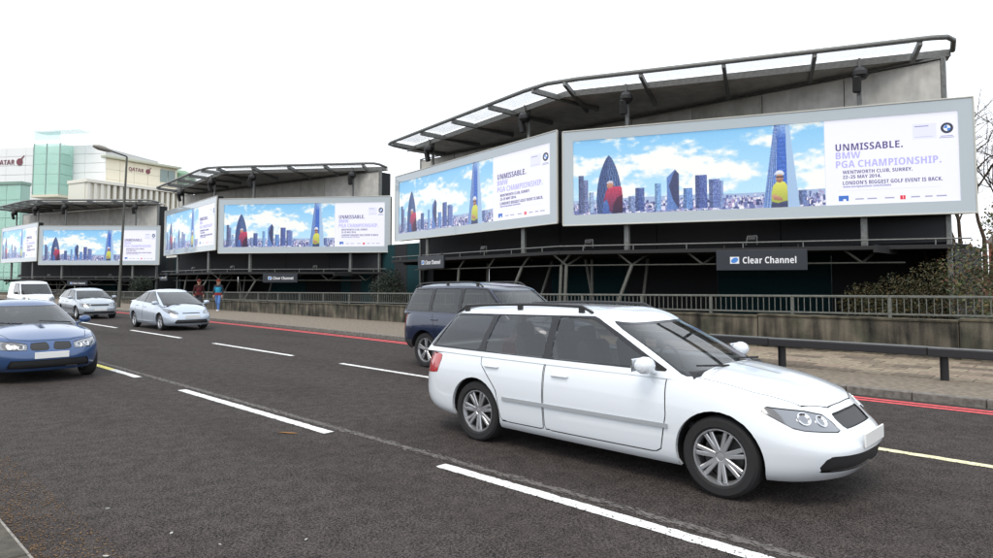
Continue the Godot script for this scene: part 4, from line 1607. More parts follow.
func materials() -> void:
	M.black = mat(lin(0.008, 0.008, 0.009), 0.8)
	M.black_paint = mat(lin(0.012, 0.012, 0.013), 0.45)
	M.tyre = mat(lin(0.014, 0.014, 0.015), 0.85)
	M.alloy = mat(lin(0.5, 0.51, 0.53), 0.3, 0.8)
	M.dark_metal = mat(lin(0.06, 0.06, 0.06), 0.5, 0.6)
	M.plastic = mat(lin(0.02, 0.02, 0.021), 0.55)
	M.cabin = mat(lin(0.025, 0.026, 0.03), 0.8)
	M.frit = mat(lin(0.008, 0.008, 0.01), 0.15)
	M.chrome = mat(lin(0.75, 0.76, 0.78), 0.08, 1.0)
	var g := mat(Color(0.05, 0.08, 0.085, 0.55), 0.0)
	g.metallic_specular = 1.0
	g.transparency = BaseMaterial3D.TRANSPARENCY_ALPHA
	M.glass = g
	M.plate_white = mat(lin(0.75, 0.75, 0.73), 0.4)
	M.scrap = mat(lin(0.4, 0.4, 0.38), 0.8)
	M.plate_yellow = mat(lin(0.75, 0.5, 0.04), 0.4)
	M.headlamp = paint(lin(0.22, 0.23, 0.25), 0.1, 0.5)
	M.tail_lamp = paint(lin(0.4, 0.012, 0.012), 0.15)
	M.cloth = mat(Color.WHITE, 0.9)
	M.cloth.vertex_color_use_as_albedo = true
	M.leaf = mat(Color.WHITE, 0.6)
	M.leaf.vertex_color_use_as_albedo = true
	# road
	var asp := surface_tex(1024, Color(0.057, 0.0495, 0.0465), [[1, 0.08, 2, 0.8], [2, 0.2, 2, 1.2], [3, 0.012, 5, 0.3]], 3.0)
	M.asphalt = tex_mat(asp, 2.6, 0.85, 0.0, 0.6)
	M.asphalt.vertex_color_use_as_albedo = true
	M.asphalt.metallic_specular = 0.2
	var con := surface_tex(1024, Color(0.24, 0.225, 0.2), [[11, 0.02, 5, 0.45], [12, 0.25, 2, 0.3]], 2.5)
	M.concrete = tex_mat(con, 3.0, 0.9)
	M.kerb = tinted(M.concrete, Color(0.82, 0.82, 0.82))
	M.kerb_dark = tinted(M.concrete, Color(0.55, 0.54, 0.5))
	M.slabs = []
	for i in 4:
		M.slabs.append(tinted(M.concrete, [Color(0.98, 0.9, 0.83), Color(0.86, 0.8, 0.72), Color(1.0, 0.94, 0.85), Color(0.74, 0.68, 0.62)][i]))
	var stain := surface_tex(1024, Color(0.085, 0.074, 0.056), [[21, 0.022, 4, 0.85, 8.0], [22, 0.006, 5, 0.6], [23, 0.25, 2, 0.35]], 2.5, Color(0.032, 0.034, 0.022), 24, 0.006, 0.8)
	M.wall = tex_mat(stain, 7.3, 0.92)
	M.coping = tinted(M.wall, Color(0.9, 0.9, 0.85))
	var pt := surface_tex(512, Color(0.72, 0.72, 0.7), [[31, 0.22, 2, 0.3], [32, 0.03, 4, 0.2]], 1.5)
	M.line_white = tex_mat(pt, 1.3, 0.7)
	M.line_headlit = tinted(M.line_white, Color(1.0, 0.95, 0.5))  # white line paint tinted yellow, headlight glow put into the colour
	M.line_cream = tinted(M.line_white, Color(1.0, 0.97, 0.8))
	var rt := surface_tex(512, Color(0.62, 0.075, 0.085), [[33, 0.3, 2, 0.16], [34, 0.03, 4, 0.25]], 1.5)
	M.line_red = tex_mat(rt, 1.3, 0.75)
	var gt := surface_tex(512, Color(0.12, 0.108, 0.1), [[35, 0.25, 2, 0.6], [36, 0.03, 4, 0.4]], 2.5)
	M.scar = tex_mat(gt, 1.1, 0.8)
	var dirt := surface_tex(512, Color(0.13, 0.075, 0.03), [[37, 0.3, 2, 0.6], [38, 0.03, 4, 0.5]], 3.0)
	M.dirt = tex_mat(dirt, 0.9, 0.95)
	M.earth = tinted(M.dirt, Color(0.6, 0.62, 0.6))
	# towers
	var cl := surface_tex(512, Color(0.52, 0.51, 0.475), [[41, 0.01, 4, 0.16], [42, 0.03, 3, 0.08, 5.0]], 0.6)
	M.cladding = tex_mat(cl, 4.0, 0.55)
	M.cladding2 = tinted(M.cladding, Color(0.93, 0.93, 0.92))
	M.frame = paint(lin(0.4, 0.46, 0.5), 0.45)
	M.frame_edge = mat(lin(0.52, 0.52, 0.47), 0.5)
	M.casing = mat(lin(0.03, 0.032, 0.035), 0.7)
	var sl := surface_tex(512, Color(0.16, 0.165, 0.16), [[43, 0.02, 4, 0.3], [44, 0.2, 2, 0.2]], 1.0)
	M.steel = tex_mat(sl, 1.5, 0.5, 0.3)
	M.steel_dull = tinted(M.steel, Color(0.75, 0.74, 0.7))
	M.dark_steel = mat(lin(0.035, 0.035, 0.036), 0.6)
	M.guard = mat(lin(0.012, 0.012, 0.014), 0.5)
	M.slate = mat(lin(0.03, 0.031, 0.034), 0.6)
	M.teal = mat(lin(0.012, 0.042, 0.048), 0.6)
	for k in [M.slate, M.teal, M.dark_steel, M.casing]:
		k.metallic_specular = 0.2
	var cg := mat(Color(0.9, 0.95, 0.96, 0.05), 0.03)
	cg.transparency = BaseMaterial3D.TRANSPARENCY_ALPHA
	M.canopy_glass = cg
	var im := paint_poster()
	var tx := ImageTexture.create_from_image(im)
	var pm := mat(Color(0.6, 0.6, 0.6), 0.35)
	pm.albedo_texture = tx
	pm.emission_enabled = true
	pm.emission = Color.BLACK
	pm.emission_texture = tx
	pm.emission_operator = BaseMaterial3D.EMISSION_OP_ADD
	pm.emission_energy_multiplier = 0.42
	M.poster = pm
	M.ink = ink(Color8(74, 66, 120))
	M.ink_pale = ink(Color8(162, 160, 220))
	M.ink_thin = ink(Color8(110, 104, 164))
	M.sign_dark = mat(lin(0.016, 0.02, 0.028), 0.4)
	M.sign_white = mat(lin(0.8, 0.81, 0.83), 0.5)
	M.sign_blue = mat(lin(0.05, 0.22, 0.62), 0.5)

func ink(c: Color) -> StandardMaterial3D:
	var m := mat(Color(c.r * 0.8, c.g * 0.8, c.b * 0.8), 0.4)
	m.emission_enabled = true
	m.emission = c
	m.emission_energy_multiplier = 0.42
	return m

func strip(m: MB, xs: Array, za: Callable, zb: Callable, y: float) -> void:
	for i in xs.size() - 1:
		var x0: float = xs[i]
		var x1: float = xs[i + 1]
		m.quad(Vector3(x0, y, za.call(x0)), Vector3(x1, y, za.call(x1)), Vector3(x1, y, zb.call(x1)), Vector3(x0, y, zb.call(x0)), Vector3.UP)

func span(a: float, b: float, step: float) -> Array:
	var o := []
	var n := maxi(1, int(ceil((b - a) / step)))
	for i in n + 1:
		o.append(lerpf(a, b, float(i) / n))
	return o

func setting() -> void:
	# land
	var g := MB.new()
	g.quad(Vector3(-1500, -0.06, -1500), Vector3(1500, -0.06, -1500), Vector3(1500, -0.06, 1500), Vector3(-1500, -0.06, 1500), Vector3.UP)
	struct("ground", g, M.earth)
	# carriageway with worn patches of its own tone
	var rd := MB.new()
	rd.use_c = true
	var nz := noise(61, 0.35, 5)
	var nz2 := noise(62, 1.6, 3)
	var xs := span(-160, 30, 0.55)
	for i in xs.size() - 1:
		var x0: float = xs[i]
		var x1: float = xs[i + 1]
		var n := 24 if x0 > -45 else 8
		for j in n:
			var z := []
			for x in [x0, x1]:
				for jj in [j, j + 1]:
					z.append(lerpf(-0.9, kerb_z(x) - 0.05, float(jj) / n))
			var pts := [Vector3(x0, 0, z[0]), Vector3(x0, 0, z[1]), Vector3(x1, 0, z[3]), Vector3(x1, 0, z[2])]
			for t in [[0, 1, 2], [0, 2, 3]]:
				for k in [t[0], t[1], t[2]]:
					var p: Vector3 = pts[k]
					var w := 1.0 + 0.42 * nz.get_noise_2d(p.x * 0.22, p.z * 2.2) + 0.2 * nz2.get_noise_2d(p.x * 0.6, p.z)
					rd.col = Color(w, w * 0.985, w * 0.975)
					rd.vert(p, Vector3.UP)
	# winding
	var fix := MB.new()
	fix.use_c = true
	for i in range(0, rd.v.size(), 3):
		var sw := (rd.v[i + 1] - rd.v[i]).cross(rd.v[i + 2] - rd.v[i]).y > 0.0
		for k in ([0, 2, 1] if sw else [0, 1, 2]):
			fix.col = rd.c[i + k]
			fix.vert(rd.v[i + k], Vector3.UP)
	struct("road", fix, M.asphalt)
	# lane markings: each dash a thing of the road
	var l1 := func(x: float) -> float: return line_z(-4.36, -0.12 * 1.6, x)
	var l2 := func(x: float) -> float: return line_z(-8.02, -0.5, x)
	var road := get_node("road")
	for d in [[-4.92, -0.45], [-11.38, -6.92], [-15.0, -13.45], [-24.4, -19.9], [-31.0, -26.5], [-37.5, -33.0], [1.55, 6.0]]:
		dash(road, l1, d[0], d[1], 0.135, M.line_white)
	dash(road, l1, -17.9, -15.0, 0.135, M.line_headlit)  # far stretch of this white dash, with headlight glow painted on
	for d in [[-2.6, 1.9], [-8.3, -4.9], [-12.5, -9.0], [-19.2, -14.6], [-26.5, -21.7], [-33.6, -28.2], [-40.5, -35.8], [-47, -42.5], [-54, -49.5], [4.0, 8.0]]:
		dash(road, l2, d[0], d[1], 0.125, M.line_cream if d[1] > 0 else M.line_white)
	# old scraped marking beside the first line, and the seam
	var sc := MB.new()
	var r := RandomNumberGenerator.new()
	r.seed = 12
	var x := 0.0
	for i in 5200:
		var px := r.randf_range(-17.0, 1.5)
		var pz: float = l1.call(px) - 0.2 + r.randfn() * 0.028
		var sx := r.randf_range(0.006, 0.05)
		var sz := r.randf_range(0.003, 0.012)
		var yy := 0.004 + (i % 40) * 0.00002
		sc.quad(Vector3(px - sx, yy, pz), Vector3(px, yy, pz - sz), Vector3(px + sx, yy, pz + sz * 0.3), Vector3(px, yy, pz + sz), Vector3.UP)
	part("scraped_marking", sc, M.scar, road).set_meta("kind", "stuff")
	# double red lines
	for off in [0.27, 0.47]:
		var m := MB.new()
		strip(m, span(-110, 25, 1.5), func(q: float) -> float: return kerb_z(q) + off - 0.055, func(q: float) -> float: return kerb_z(q) + off + 0.055, 0.004)
		part("red_line", m, M.line_red, road)
	# gutter dirt along the near kerb (built as a crumbly band)
	var gd := MB.new()
	for i in 9000:
		var px := r.randf_range(-11.0, -2.0)
		var pz := -1.05 - 0.5 * pow(r.randf(), 2.4)
		var sz := r.randf_range(0.003, 0.011)
		var a0 := r.randf() * TAU
		var c0 := []
		for k in 4:
			c0.append(Vector3(px, 0.005 + (i % 50) * 0.00002, pz) + Vector3(cos(a0 + k * PI * 0.5) * sz * r.randf_range(0.7, 1.8), 0, sin(a0 + k * PI * 0.5) * sz * r.randf_range(0.5, 1.0)))
		gd.quad(c0[0], c0[1], c0[2], c0[3], Vector3.UP)
	part("gutter_dirt", gd, M.dirt, road).set_meta("kind", "stuff")
	# near pavement (the reserve the photographer stands on) with kerb stones
	var np := MB.new()
	np.quad(Vector3(-160, 0.118, -0.9), Vector3(30, 0.118, -0.9), Vector3(30, 0.118, 6), Vector3(-160, 0.118, 6), Vector3.UP)
	var pv := struct("near_pavement", np, M.kerb_dark)
	for i in 34:
		var k := MB.new()
		var x0 := -26.0 + i * 0.915
		k.box(Vector3(x0 + 0.4575, 0.02, -0.97), Vector3(0.905, 0.21, 0.15), 0.018)
		part("kerb_stone", k, M.kerb_dark, pv)
		var we := MB.new()
		we.bar(Vector3(x0 + 0.008, 0.121, -1.038), Vector3(x0 + 0.907, 0.121, -1.038), 0.016, 0.012, 0.003)
		part("worn_edge", we, M.concrete, pv)
	# far pavement: kerb stones, apron, slabs near the camera
	var fp := MB.new()
	var pxs := span(-160, 30, 1.5)
	strip(fp, pxs, func(q: float) -> float: return kerb_z(q) - 0.12, func(_q: float) -> float: return -17.1, 0.112)
	var far := struct("far_pavement", fp, tinted(M.concrete, Color(0.86, 0.81, 0.75)))
	x = 4.0
	while x > -46.0:
		var x2 := x - 0.915
		var k := MB.new()
		k.bar(Vector3(x - 0.005, 0.02, kerb_z(x) - 0.065), Vector3(x2 + 0.005, 0.02, kerb_z(x2) - 0.065), 0.13, 0.21, 0.015)
		part("kerb_stone", k, M.kerb, far)
		x = x2
	var protos := []
	for i in 3:
		var s := MB.new()
		s.box(Vector3.ZERO, Vector3(0.584, 0.05, 0.434), 0.006)
		protos.append(s.mesh())
	for i in 34:
		for j in 8:
			var xx := 3.2 - i * 0.6 - (0.3 if j % 2 else 0.0)
			var zz := -13.75 - j * 0.45 + 0.0
			if zz < -17.0:
				continue
			part("paving_slab", protos[0], M.slabs[r.randi() % 4], far).transform = Transform3D(Basis(Vector3(1, 0, 0), r.randfn() * 0.004) * Basis(Vector3(0, 0, 1), r.randfn() * 0.003), Vector3(xx, 0.097 + r.randfn() * 0.0015 + 0.004, zz))

func dash(road: Node3D, zf: Callable, a: float, b: float, wide: float, m: Material) -> void:
	var d := MB.new()
	var r := RandomNumberGenerator.new()
	r.seed = int(a * 100.0) + 5000
	var xs := span(a, b, 0.06 if a > -20.0 else 0.5)
	var lo := []
	var hi := []
	for x in xs:
		lo.append(zf.call(x) - wide * 0.5 + r.randfn() * 0.0035)
		hi.append(zf.call(x) + wide * 0.5 + r.randfn() * 0.0035)
	for i in xs.size() - 1:
		d.quad(Vector3(xs[i], 0.005, lo[i]), Vector3(xs[i + 1], 0.005, lo[i + 1]), Vector3(xs[i + 1], 0.005, hi[i + 1]), Vector3(xs[i], 0.005, hi[i]), Vector3.UP)
	var o := part("lane_dash", d, m, road)
	if a > -20.0:
		# chips where the paint has come off the stones
		var ch := MB.new()
		ch.use_c = true
		for i in 420:
			var p := Vector3(r.randf_range(a, b), 0.0075, 0)
			p.z = zf.call(p.x) + wide * 0.5 * (1.0 - pow(r.randf(), 1.7)) * (1.0 if r.randf() < 0.5 else -1.0)
			var s := r.randf_range(0.002, 0.007)
			var t := r.randf() * TAU
			ch.quad(p + Vector3(cos(t), 0, sin(t)) * s * 1.6, p + Vector3(-sin(t), 0, cos(t)) * s, p - Vector3(cos(t), 0, sin(t)) * s, p - Vector3(-sin(t), 0, cos(t)) * s * 1.3, Vector3.UP)
		part("paint_chips", ch, M.asphalt, o).set_meta("kind", "stuff")

func towers() -> void:
	var D := PI / 180.0
	tower(0, Vector3(-16.35, 0, -20.95), 0.0, 21.71 * D, -11.56 * D, 13.8, 14.6, 3.99, 4.11, 3.08, "nearest tower")
	tower(1, Vector3(-45.72, 0, -19.95), 9.6 * D, 25.9 * D, -15.8 * D, 12.3, 13.6, 3.71, 3.95, 2.5, "middle tower")
	tower(2, Vector3(-76.7, 0, -15.95), 18.4 * D, 24.3 * D, -14.1 * D, 11.8, 11.6, 3.36, 3.73, 2.1, "farthest tower")
	company_sign("wide dark company sign hung under the nearest tower's right-hand billboard", Vector3(-9.2, 2.53, -23.1), 21.71 * D, 1.0)
	company_sign("dark company sign under the nearest tower's left-hand billboard, above the blue vehicle", Vector3(-26.4, 2.78, -22.82), -11.56 * D, 0.93)
	company_sign("dark company sign under the middle tower's right-hand billboard", Vector3(-40.62, 1.99, -21.98), 35.5 * D, 0.82)
	company_sign("small dark company sign under the middle tower's left-hand billboard", Vector3(-58.52, 2.12, -21.1), -6.2 * D, 0.8)
	company_sign("dark company sign under the farthest tower's billboards", Vector3(-71.6, 1.59, -18.1), 42.7 * D, 0.66)

func far_buildings() -> void:
	var white := mat(lin(0.82, 0.83, 0.83), 0.5)
	var cream := mat(lin(0.72, 0.67, 0.54), 0.6)
	var ivory := mat(lin(0.74, 0.72, 0.64), 0.6)
	var dark := mat(lin(0.16, 0.15, 0.13), 0.7)
	var green := mat(Color(0.72, 0.9, 0.84, 0.5), 0.06)
	green.transparency = BaseMaterial3D.TRANSPARENCY_ALPHA
	var clear := mat(Color(0.6, 0.85, 0.82, 0.35), 0.05)
	clear.transparency = BaseMaterial3D.TRANSPARENCY_ALPHA
	var mullion := mat(lin(0.25, 0.33, 0.31), 0.5)
	var maroon := mat(lin(0.17, 0.05, 0.07), 0.6)
	var wine := mat(lin(0.2, 0.06, 0.08), 0.6)
	# airline office: white panelled wing whose front runs back to the left of the corner
	var o := thing("office_building", "white panelled airline office building with green glass bay, behind the farthest tower", "building", Vector3(-134.5, 0, -37.8), 0.0)
	var ang := atan2(0.552, 0.833)                   # front direction (-0.833, 0.552)
	var wl := Node3D.new()
	wl.name = "panelled_wing"
	o.add_child(wl)
	wl.rotation.y = ang
	# local of the wing: -x along the front to the left, +z out of the front
	var core := MB.new()
	core.box(Vector3(-17, 13.1, -7.3), Vector3(33.9, 26.2, 14), 0.02)
	part("core", core, mat(lin(0.5, 0.5, 0.5), 0.7), wl)
	var pr := MB.new()
	pr.box(Vector3.ZERO, Vector3(4.2, 1.68, 0.2), 0.015)
	var pmesh := pr.mesh()
	for i in 8:
		for j in 12:
			part("facade_panel", pmesh, white, wl).position = Vector3(-2.13 - i * 4.24, 26.0 - j * 1.73, -0.12)
	# green glass bay
	var bay := Node3D.new()
	bay.name = "glass_bay"
	o.add_child(bay)
	bay.rotation.y = ang
	for i in 2:
		for j in 5:
			var g := MB.new()
			g.box(Vector3(-8.1 - i * 2.7, 18.3 + j * 1.85, 3.0), Vector3(2.64, 1.8, 0.06))
			part("pane", g, green, bay)
	for j in 5:
		for s in [-6.72, -12.18]:
			var g := MB.new()
			g.box(Vector3(s, 18.3 + j * 1.85, 1.5), Vector3(0.06, 1.8, 2.9))
			part("pane", g, green, bay)
	for x in [-6.72, -9.45, -12.18]:
		var g := MB.new()
		g.box(Vector3(x, 22.0, 3.02), Vector3(0.14, 9.4, 0.14))
		part("mullion", g, mullion, bay)
	var fl := MB.new()
	fl.box(Vector3(-9.45, 17.1, 1.6), Vector3(5.7, 0.45, 3.3), 0.03)
	part("bay_floor", fl, cream, bay)
	for i in 2:
		var g := MB.new()
		g.box(Vector3(-8.1 - i * 2.7, 28.0, 3.0), Vector3(2.64, 1.5, 0.05))
		part("pane", g, clear, bay)
	var rf := MB.new()
	rf.box(Vector3(-7.5, 28.9, 1.8), Vector3(9.6, 0.14, 3.2), 0.02)
	part("glass_roof", rf, clear, bay)
	var lift := MB.new()
	lift.box(Vector3(-7.6, 22.0, 1.0), Vector3(1.2, 6.0, 1.2))
	part("lift_car", lift, dark, bay)
	# corner wing in cream, running away to the right
	var cw := Node3D.new()
	cw.name = "cream_wing"
	o.add_child(cw)
	cw.rotation.y = atan2(0.968, -0.25)             # +x along (-0.25, -0.968)
	var c2 := MB.new()
	c2.box(Vector3(7.4, 12.2, -5.2), Vector3(14.6, 24.4, 9.8), 0.02)
	part("core", c2, cream, cw)
	for i in 5:
		for j in 3:
			if i == 4 and j == 0:
				continue
			var p := MB.new()
			p.box(Vector3(1.5 + i * 2.75, 23.3 - j * 1.9, -0.2), Vector3(2.7, 1.86, 0.1), 0.01)
			part("facade_panel", p, cream, cw)
	var par := MB.new()
	par.box(Vector3(7.4, 24.6, -4.6), Vector3(15.4, 0.45, 10.6), 0.05)
	part("parapet", par, mat(lin(0.5, 0.52, 0.42), 0.6), cw)
	for i in 2:
		var w := MB.new()
		w.box(Vector3(11.7 + i * 1.65, 22.6, -0.1), Vector3(1.5, 2.5, 0.08))
		part("window", w, mat(lin(0.2, 0.26, 0.25), 0.08), cw)
	var dome := MB.new()
	dome.lathe([Vector2(3.4, 0), Vector2(3.3, 1.2), Vector2(2.7, 2.4), Vector2(1.5, 3.2), Vector2(0.001, 3.4)], 20, Vector3(17.2, 21.4, -3.0))
	part("stair_dome", dome, mat(lin(0.16, 0.28, 0.17), 0.35), cw)
	# lower block with upright fins in front of it
	var lb := Node3D.new()
	lb.name = "fin_block"
	o.add_child(lb)
	lb.rotation.y = cw.rotation.y
	lb.position = Vector3(6.56, 0, 4.8)
	var c3 := MB.new()
	c3.box(Vector3(10.0, 9.4, -2.6), Vector3(20.0, 18.8, 5.0), 0.02)
	part("core", c3, ivory, lb)
	var bk := MB.new()
	bk.box(Vector3(12.2, 15.3, -0.06), Vector3(15.6, 6.5, 0.05))
	part("recess_panel", bk, mat(lin(0.3, 0.27, 0.2), 0.7), lb)
	var hd := MB.new()
	hd.box(Vector3(10.0, 18.9, -2.3), Vector3(20.3, 0.6, 6.0), 0.04)
	part("parapet", hd, ivory, lb)
	var fm := MB.new()
	fm.box(Vector3.ZERO, Vector3(0.52, 6.6, 0.55), 0.02)
	var fmm := fm.mesh()
	for i in 18:
		part("fin", fmm, ivory, lb).position = Vector3(0.4 + i * 1.13, 15.3, 0.2)
	var sl := MB.new()
	sl.box(Vector3(2.2, 15.3, 0.0), Vector3(4.2, 6.6, 0.14))
	part("facade_panel", sl, ivory, lb)
	var lower := MB.new()
	lower.box(Vector3(10, 6.0, 0.1), Vector3(20.1, 11.9, 0.3))
	part("facade_panel", lower, ivory, lb)
	# lettering and emblems
	lettering("QATAR", Vector3(-21.4, 24.0, 0.05), 4.2, 1.15, maroon, wl)
	lettering("QATAR", Vector3(6.0, 22.9, -0.1), 3.0, 0.85, maroon, cw)
	for e in [[wl, Vector3(-18.2, 24.1, 0.03), 0.75], [cw, Vector3(8.35, 22.95, -0.12), 0.52]]:
		var em := MB.new()
		var pp := PackedVector2Array()
		for i in 20:
			var a := TAU * i / 20
			pp.append(Vector2(cos(a), sin(a)) * e[2] * 0.9)
		em.slab(pp, e[1], Basis.IDENTITY, 0.05)
		em.slab(poly([0.1 * e[2], 0.6 * e[2], 1.25 * e[2], 1.65 * e[2], 1.35 * e[2], 1.55 * e[2], 0.5 * e[2], 0.4 * e[2]]), e[1], Basis.IDENTITY, 0.05)
		part("emblem", em, wine, e[0])
	# green glass block at the left edge
	var gb := thing("glass_building", "green glazed office block at the left edge behind the farthest billboard", "building", Vector3(-127.3, 0, -23.9), ang)
	var gc := MB.new()
	gc.box(Vector3(-8, 8.6, -1.0), Vector3(15.8, 17.2, 1.6), 0.02)
	part("core", gc, mat(lin(0.32, 0.5, 0.42), 0.3), gb)
	var pn := MB.new()
	pn.box(Vector3.ZERO, Vector3(2.55, 2.8, 0.06))
	var pnm := pn.mesh()
	for i in 6:
		for j in 6:
			part("pane", pnm, green, gb).position = Vector3(-1.4 - i * 2.64, 16.2 - j * 2.9, -0.08)
	var gp := MB.new()
	gp.box(Vector3(-8, 17.45, -0.9), Vector3(16.1, 0.5, 2.0), 0.03)
	part("parapet", gp, mat(lin(0.2, 0.32, 0.26), 0.4), gb)
	# brick house behind the bare tree
	var bh := thing("brick_house", "red brick house glimpsed behind the bare tree at the right edge", "house", Vector3(-8.0, 0, -74), -0.4)
	var bt := surface_tex(256, Color(0.22, 0.075, 0.05), [[51, 0.1, 3, 0.4]], 1.0)
	var bw := MB.new()
	bw.box(Vector3(5, 2.6, -3), Vector3(12, 5.2, 6), 0.02)
	part("wall", bw, tex_mat(bt, 1.5, 0.9), bh)
	var rf2 := MB.new()
	rf2.slab(poly([-3.3, 0.0, 3.3, 0.0, 0.0, 2.2]), Vector3(-1.2, 5.2, -3), Basis(Vector3(0, 0, 1), Vector3(0, 1, 0), Vector3(1, 0, 0)), 12.4)
	part("roof", rf2, mat(lin(0.09, 0.075, 0.07), 0.8), bh)
	for i in 3:
		var w := MB.new()
		w.box(Vector3(1.5 + i * 3.2, 3.4, 0.02), Vector3(1.0, 1.4, 0.1), 0.01)
		part("window", w, M.frit, bh)

func furniture() -> void:
	var r := RandomNumberGenerator.new()
	r.seed = 31
	# parapet wall, cast in bays
	var wall := thing("parapet_wall", "weathered concrete parapet wall along the far pavement, streaked with moss", "wall", Vector3(0, 0, 0))
	var x := 6.0
	while x > -78.0:
		var x2 := x - 4.3
		var m := MB.new()
		var mid := (x + x2) * 0.5
		var h := wall_top(mid)
		m.box(Vector3(mid, h * 0.5 + 0.03, -17.18), Vector3(4.28, h - 0.05, 0.3), 0.015)
		part("wall_bay", m, M.wall, wall)
		var c := MB.new()
		c.box(Vector3(mid, h + 0.03, -17.18), Vector3(4.29, 0.06, 0.36), 0.012)
		part("coping", c, M.coping, wall)
		x = x2
	# railing on it
	var rl := thing("parapet_railing", "galvanised steel railing with upright bars on top of the parapet wall", "railing", Vector3.ZERO)
	var galv := tinted(M.steel, Color(0.9, 0.9, 0.86))
	x = 4.7
	var nbar := 0
	var bar_far := MB.new()
	var bm := MB.new()
	bm.box(Vector3.ZERO, Vector3(0.016, 1.0, 0.02))
	var bmesh := bm.mesh()
	var pm := MB.new()
	pm.box(Vector3(0, 0.5, 0), Vector3(0.075, 1.0, 0.06), 0.008)
	var pmesh := pm.mesh()
	while x > -76.0:
		var x2 := x - 2.155
		var t0 := rail_top(x)
		var t1 := rail_top(x2)
		var p := part("post", pmesh, galv, rl)
		p.position = Vector3(x, wall_top(x) + 0.02, -17.18)
		p.scale = Vector3(1, t0 - wall_top(x) - 0.03, 1)
		var a := MB.new()
		a.bar(Vector3(x, t0, -17.18), Vector3(x2, t1, -17.18), 0.07, 0.055, 0.01)
		part("top_rail", a, galv, rl)
		var b0 := wall_top(x) + 0.13
		var b1 := wall_top(x2) + 0.13
		var b := MB.new()
		b.bar(Vector3(x, b0, -17.18), Vector3(x2, b1, -17.18), 0.05, 0.045, 0.008)
		part("bottom_rail", b, galv, rl)
		for i in range(1, 15):
			var t := i / 15.0
			var xx := lerpf(x, x2, t)
			var hh := lerpf(t0 - b0, t1 - b1, t) - 0.03
			var at := Vector3(xx, lerpf(t0 + b0, t1 + b1, t) * 0.5, -17.18)
			if nbar < 290:
				var q := part("bar", bmesh, galv, rl)
				q.position = at
				q.scale = Vector3(1, hh, 1)
				nbar += 1
			else:
				bar_far.box(at, Vector3(0.016, hh, 0.02))
		x = x2
	part("far_bars", bar_far, galv, rl).set_meta("kind", "stuff")
	# dark hoardings that close the gaps between the towers
	for h in [[Vector3(-42.0, 0, -27.6), Vector3(-30.5, 0, -26.6), "dark hoarding closing the gap between the nearest and middle towers"], [Vector3(-74.0, 0, -26.5), Vector3(-58.0, 0, -25.4), "dark hoarding closing the gap between the middle and farthest towers"]]:
		var ho := thing("hoarding", h[2], "fence", h[0], 0.0, "dark hoardings between the towers")
		var dv: Vector3 = h[1] - h[0]
		var nb := 8
		for i in nb:
			var bd := MB.new()
			bd.bar(dv * (i + 0.01) / nb + Vector3(0, 2.1, 0), dv * (i + 0.99) / nb + Vector3(0, 2.1, 0), 0.06, 4.2, 0.01)
			part("board", bd, M.slate if i % 2 else M.teal, ho)
	# black guard rail
	var gr := thing("guard_rail", "black box beam crash barrier on stub posts at the pavement edge", "barrier", Vector3(0, 0, 0))
	x = 5.6
	while x > -11.5:
		var x2 := x - 2.7
		var m := MB.new()
		m.bar(Vector3(x - 0.003, 0.59, -13.42), Vector3(x2 + 0.003, 0.585, -13.42), 0.2, 0.14, 0.012)
		part("beam", m, M.guard, gr)
		var t := MB.new()
		t.bar(Vector3(x - 0.003, 0.667, -13.42), Vector3(x2 + 0.003, 0.662, -13.42), 0.17, 0.012)
		part("beam_top", t, M.steel, gr)
		var p := MB.new()
		p.box(Vector3(x2 + 0.22, 0.32, -13.46), Vector3(0.11, 0.43, 0.012))
		p.box(Vector3(x2 + 0.17, 0.32, -13.43), Vector3(0.012, 0.43, 0.06))
		p.box(Vector3(x2 + 0.27, 0.32, -13.49), Vector3(0.012, 0.43, 0.06))
		part("post", p, M.guard, gr)
		x = x2
	# street lamp
	var lp := thing("street_lamp", "tall dark street lamp with a single arm over the road", "street lamp", Vector3(-46.9, 0.11, -14.2), 0.0)
	lp.rotation.z = -0.012
	lp.rotation.x = -0.02
	var b := MB.new()
	b.tube([Vector3(0, 0, 0), Vector3(0, 1.4, 0)], 0.11, 0.11, 12)
	part("base", b, M.steel_dull, lp)
	b = MB.new()
	b.tube([Vector3(0, 1.38, 0), Vector3(0, 9.75, 0)], 0.085, 0.06, 12)
	part("pole", b, M.steel_dull, lp)
	b = MB.new()
	b.tube([Vector3(0, 9.72, 0), Vector3(0, 9.78, 0.05), Vector3(0, 9.98, 1.0)], 0.05, 0.04, 8)
	part("arm", b, M.dark_steel, lp)
	b = MB.new()
	b.lathe([Vector2(0.001, -0.55), Vector2(0.1, -0.5), Vector2(0.17, -0.2), Vector2(0.18, 0.2), Vector2(0.1, 0.5), Vector2(0.001, 0.56)], 14, Vector3(0, 10.06, 1.45), Basis(Vector3(1.1, 0, 0), Vector3(0, 0.15, 1), Vector3(0, -0.9, 0.1)))
	part("lamp_head", b, tinted(M.steel, Color(1.2, 1.15, 1.1)), lp)
	# litter and a dead twig on the road
	var spots := [[-4.9, -1.45], [-4.55, -2.05], [-4.2, -2.5], [-5.9, -1.75], [-5.0, -1.9], [-3.6, -1.9]]
	for i in spots.size():
		var l := thing("litter_scrap", ["small white scrap of litter nearest the kerb corner", "white scrap of litter farther from the kerb than the first", "white scrap of litter out in the near lane", "thin white scrap of litter by the gutter at the left edge", "tiny pale scrap between two larger ones near the kerb", "small pale scrap of litter low in the near lane"][i], "litter", Vector3(spots[i][0], 0.004, spots[i][1]), r.randf() * 3.0, "litter on the road")
		var s := MB.new()
		s.slab(poly([-0.028, -0.008, 0.0, -0.014, 0.03, -0.004, 0.024, 0.012, -0.014, 0.01]), Vector3(0, 0.006, 0), Basis(Vector3(1, 0, 0), Vector3(0, 0, 1), Vector3(0, -1, 0)), 0.004)
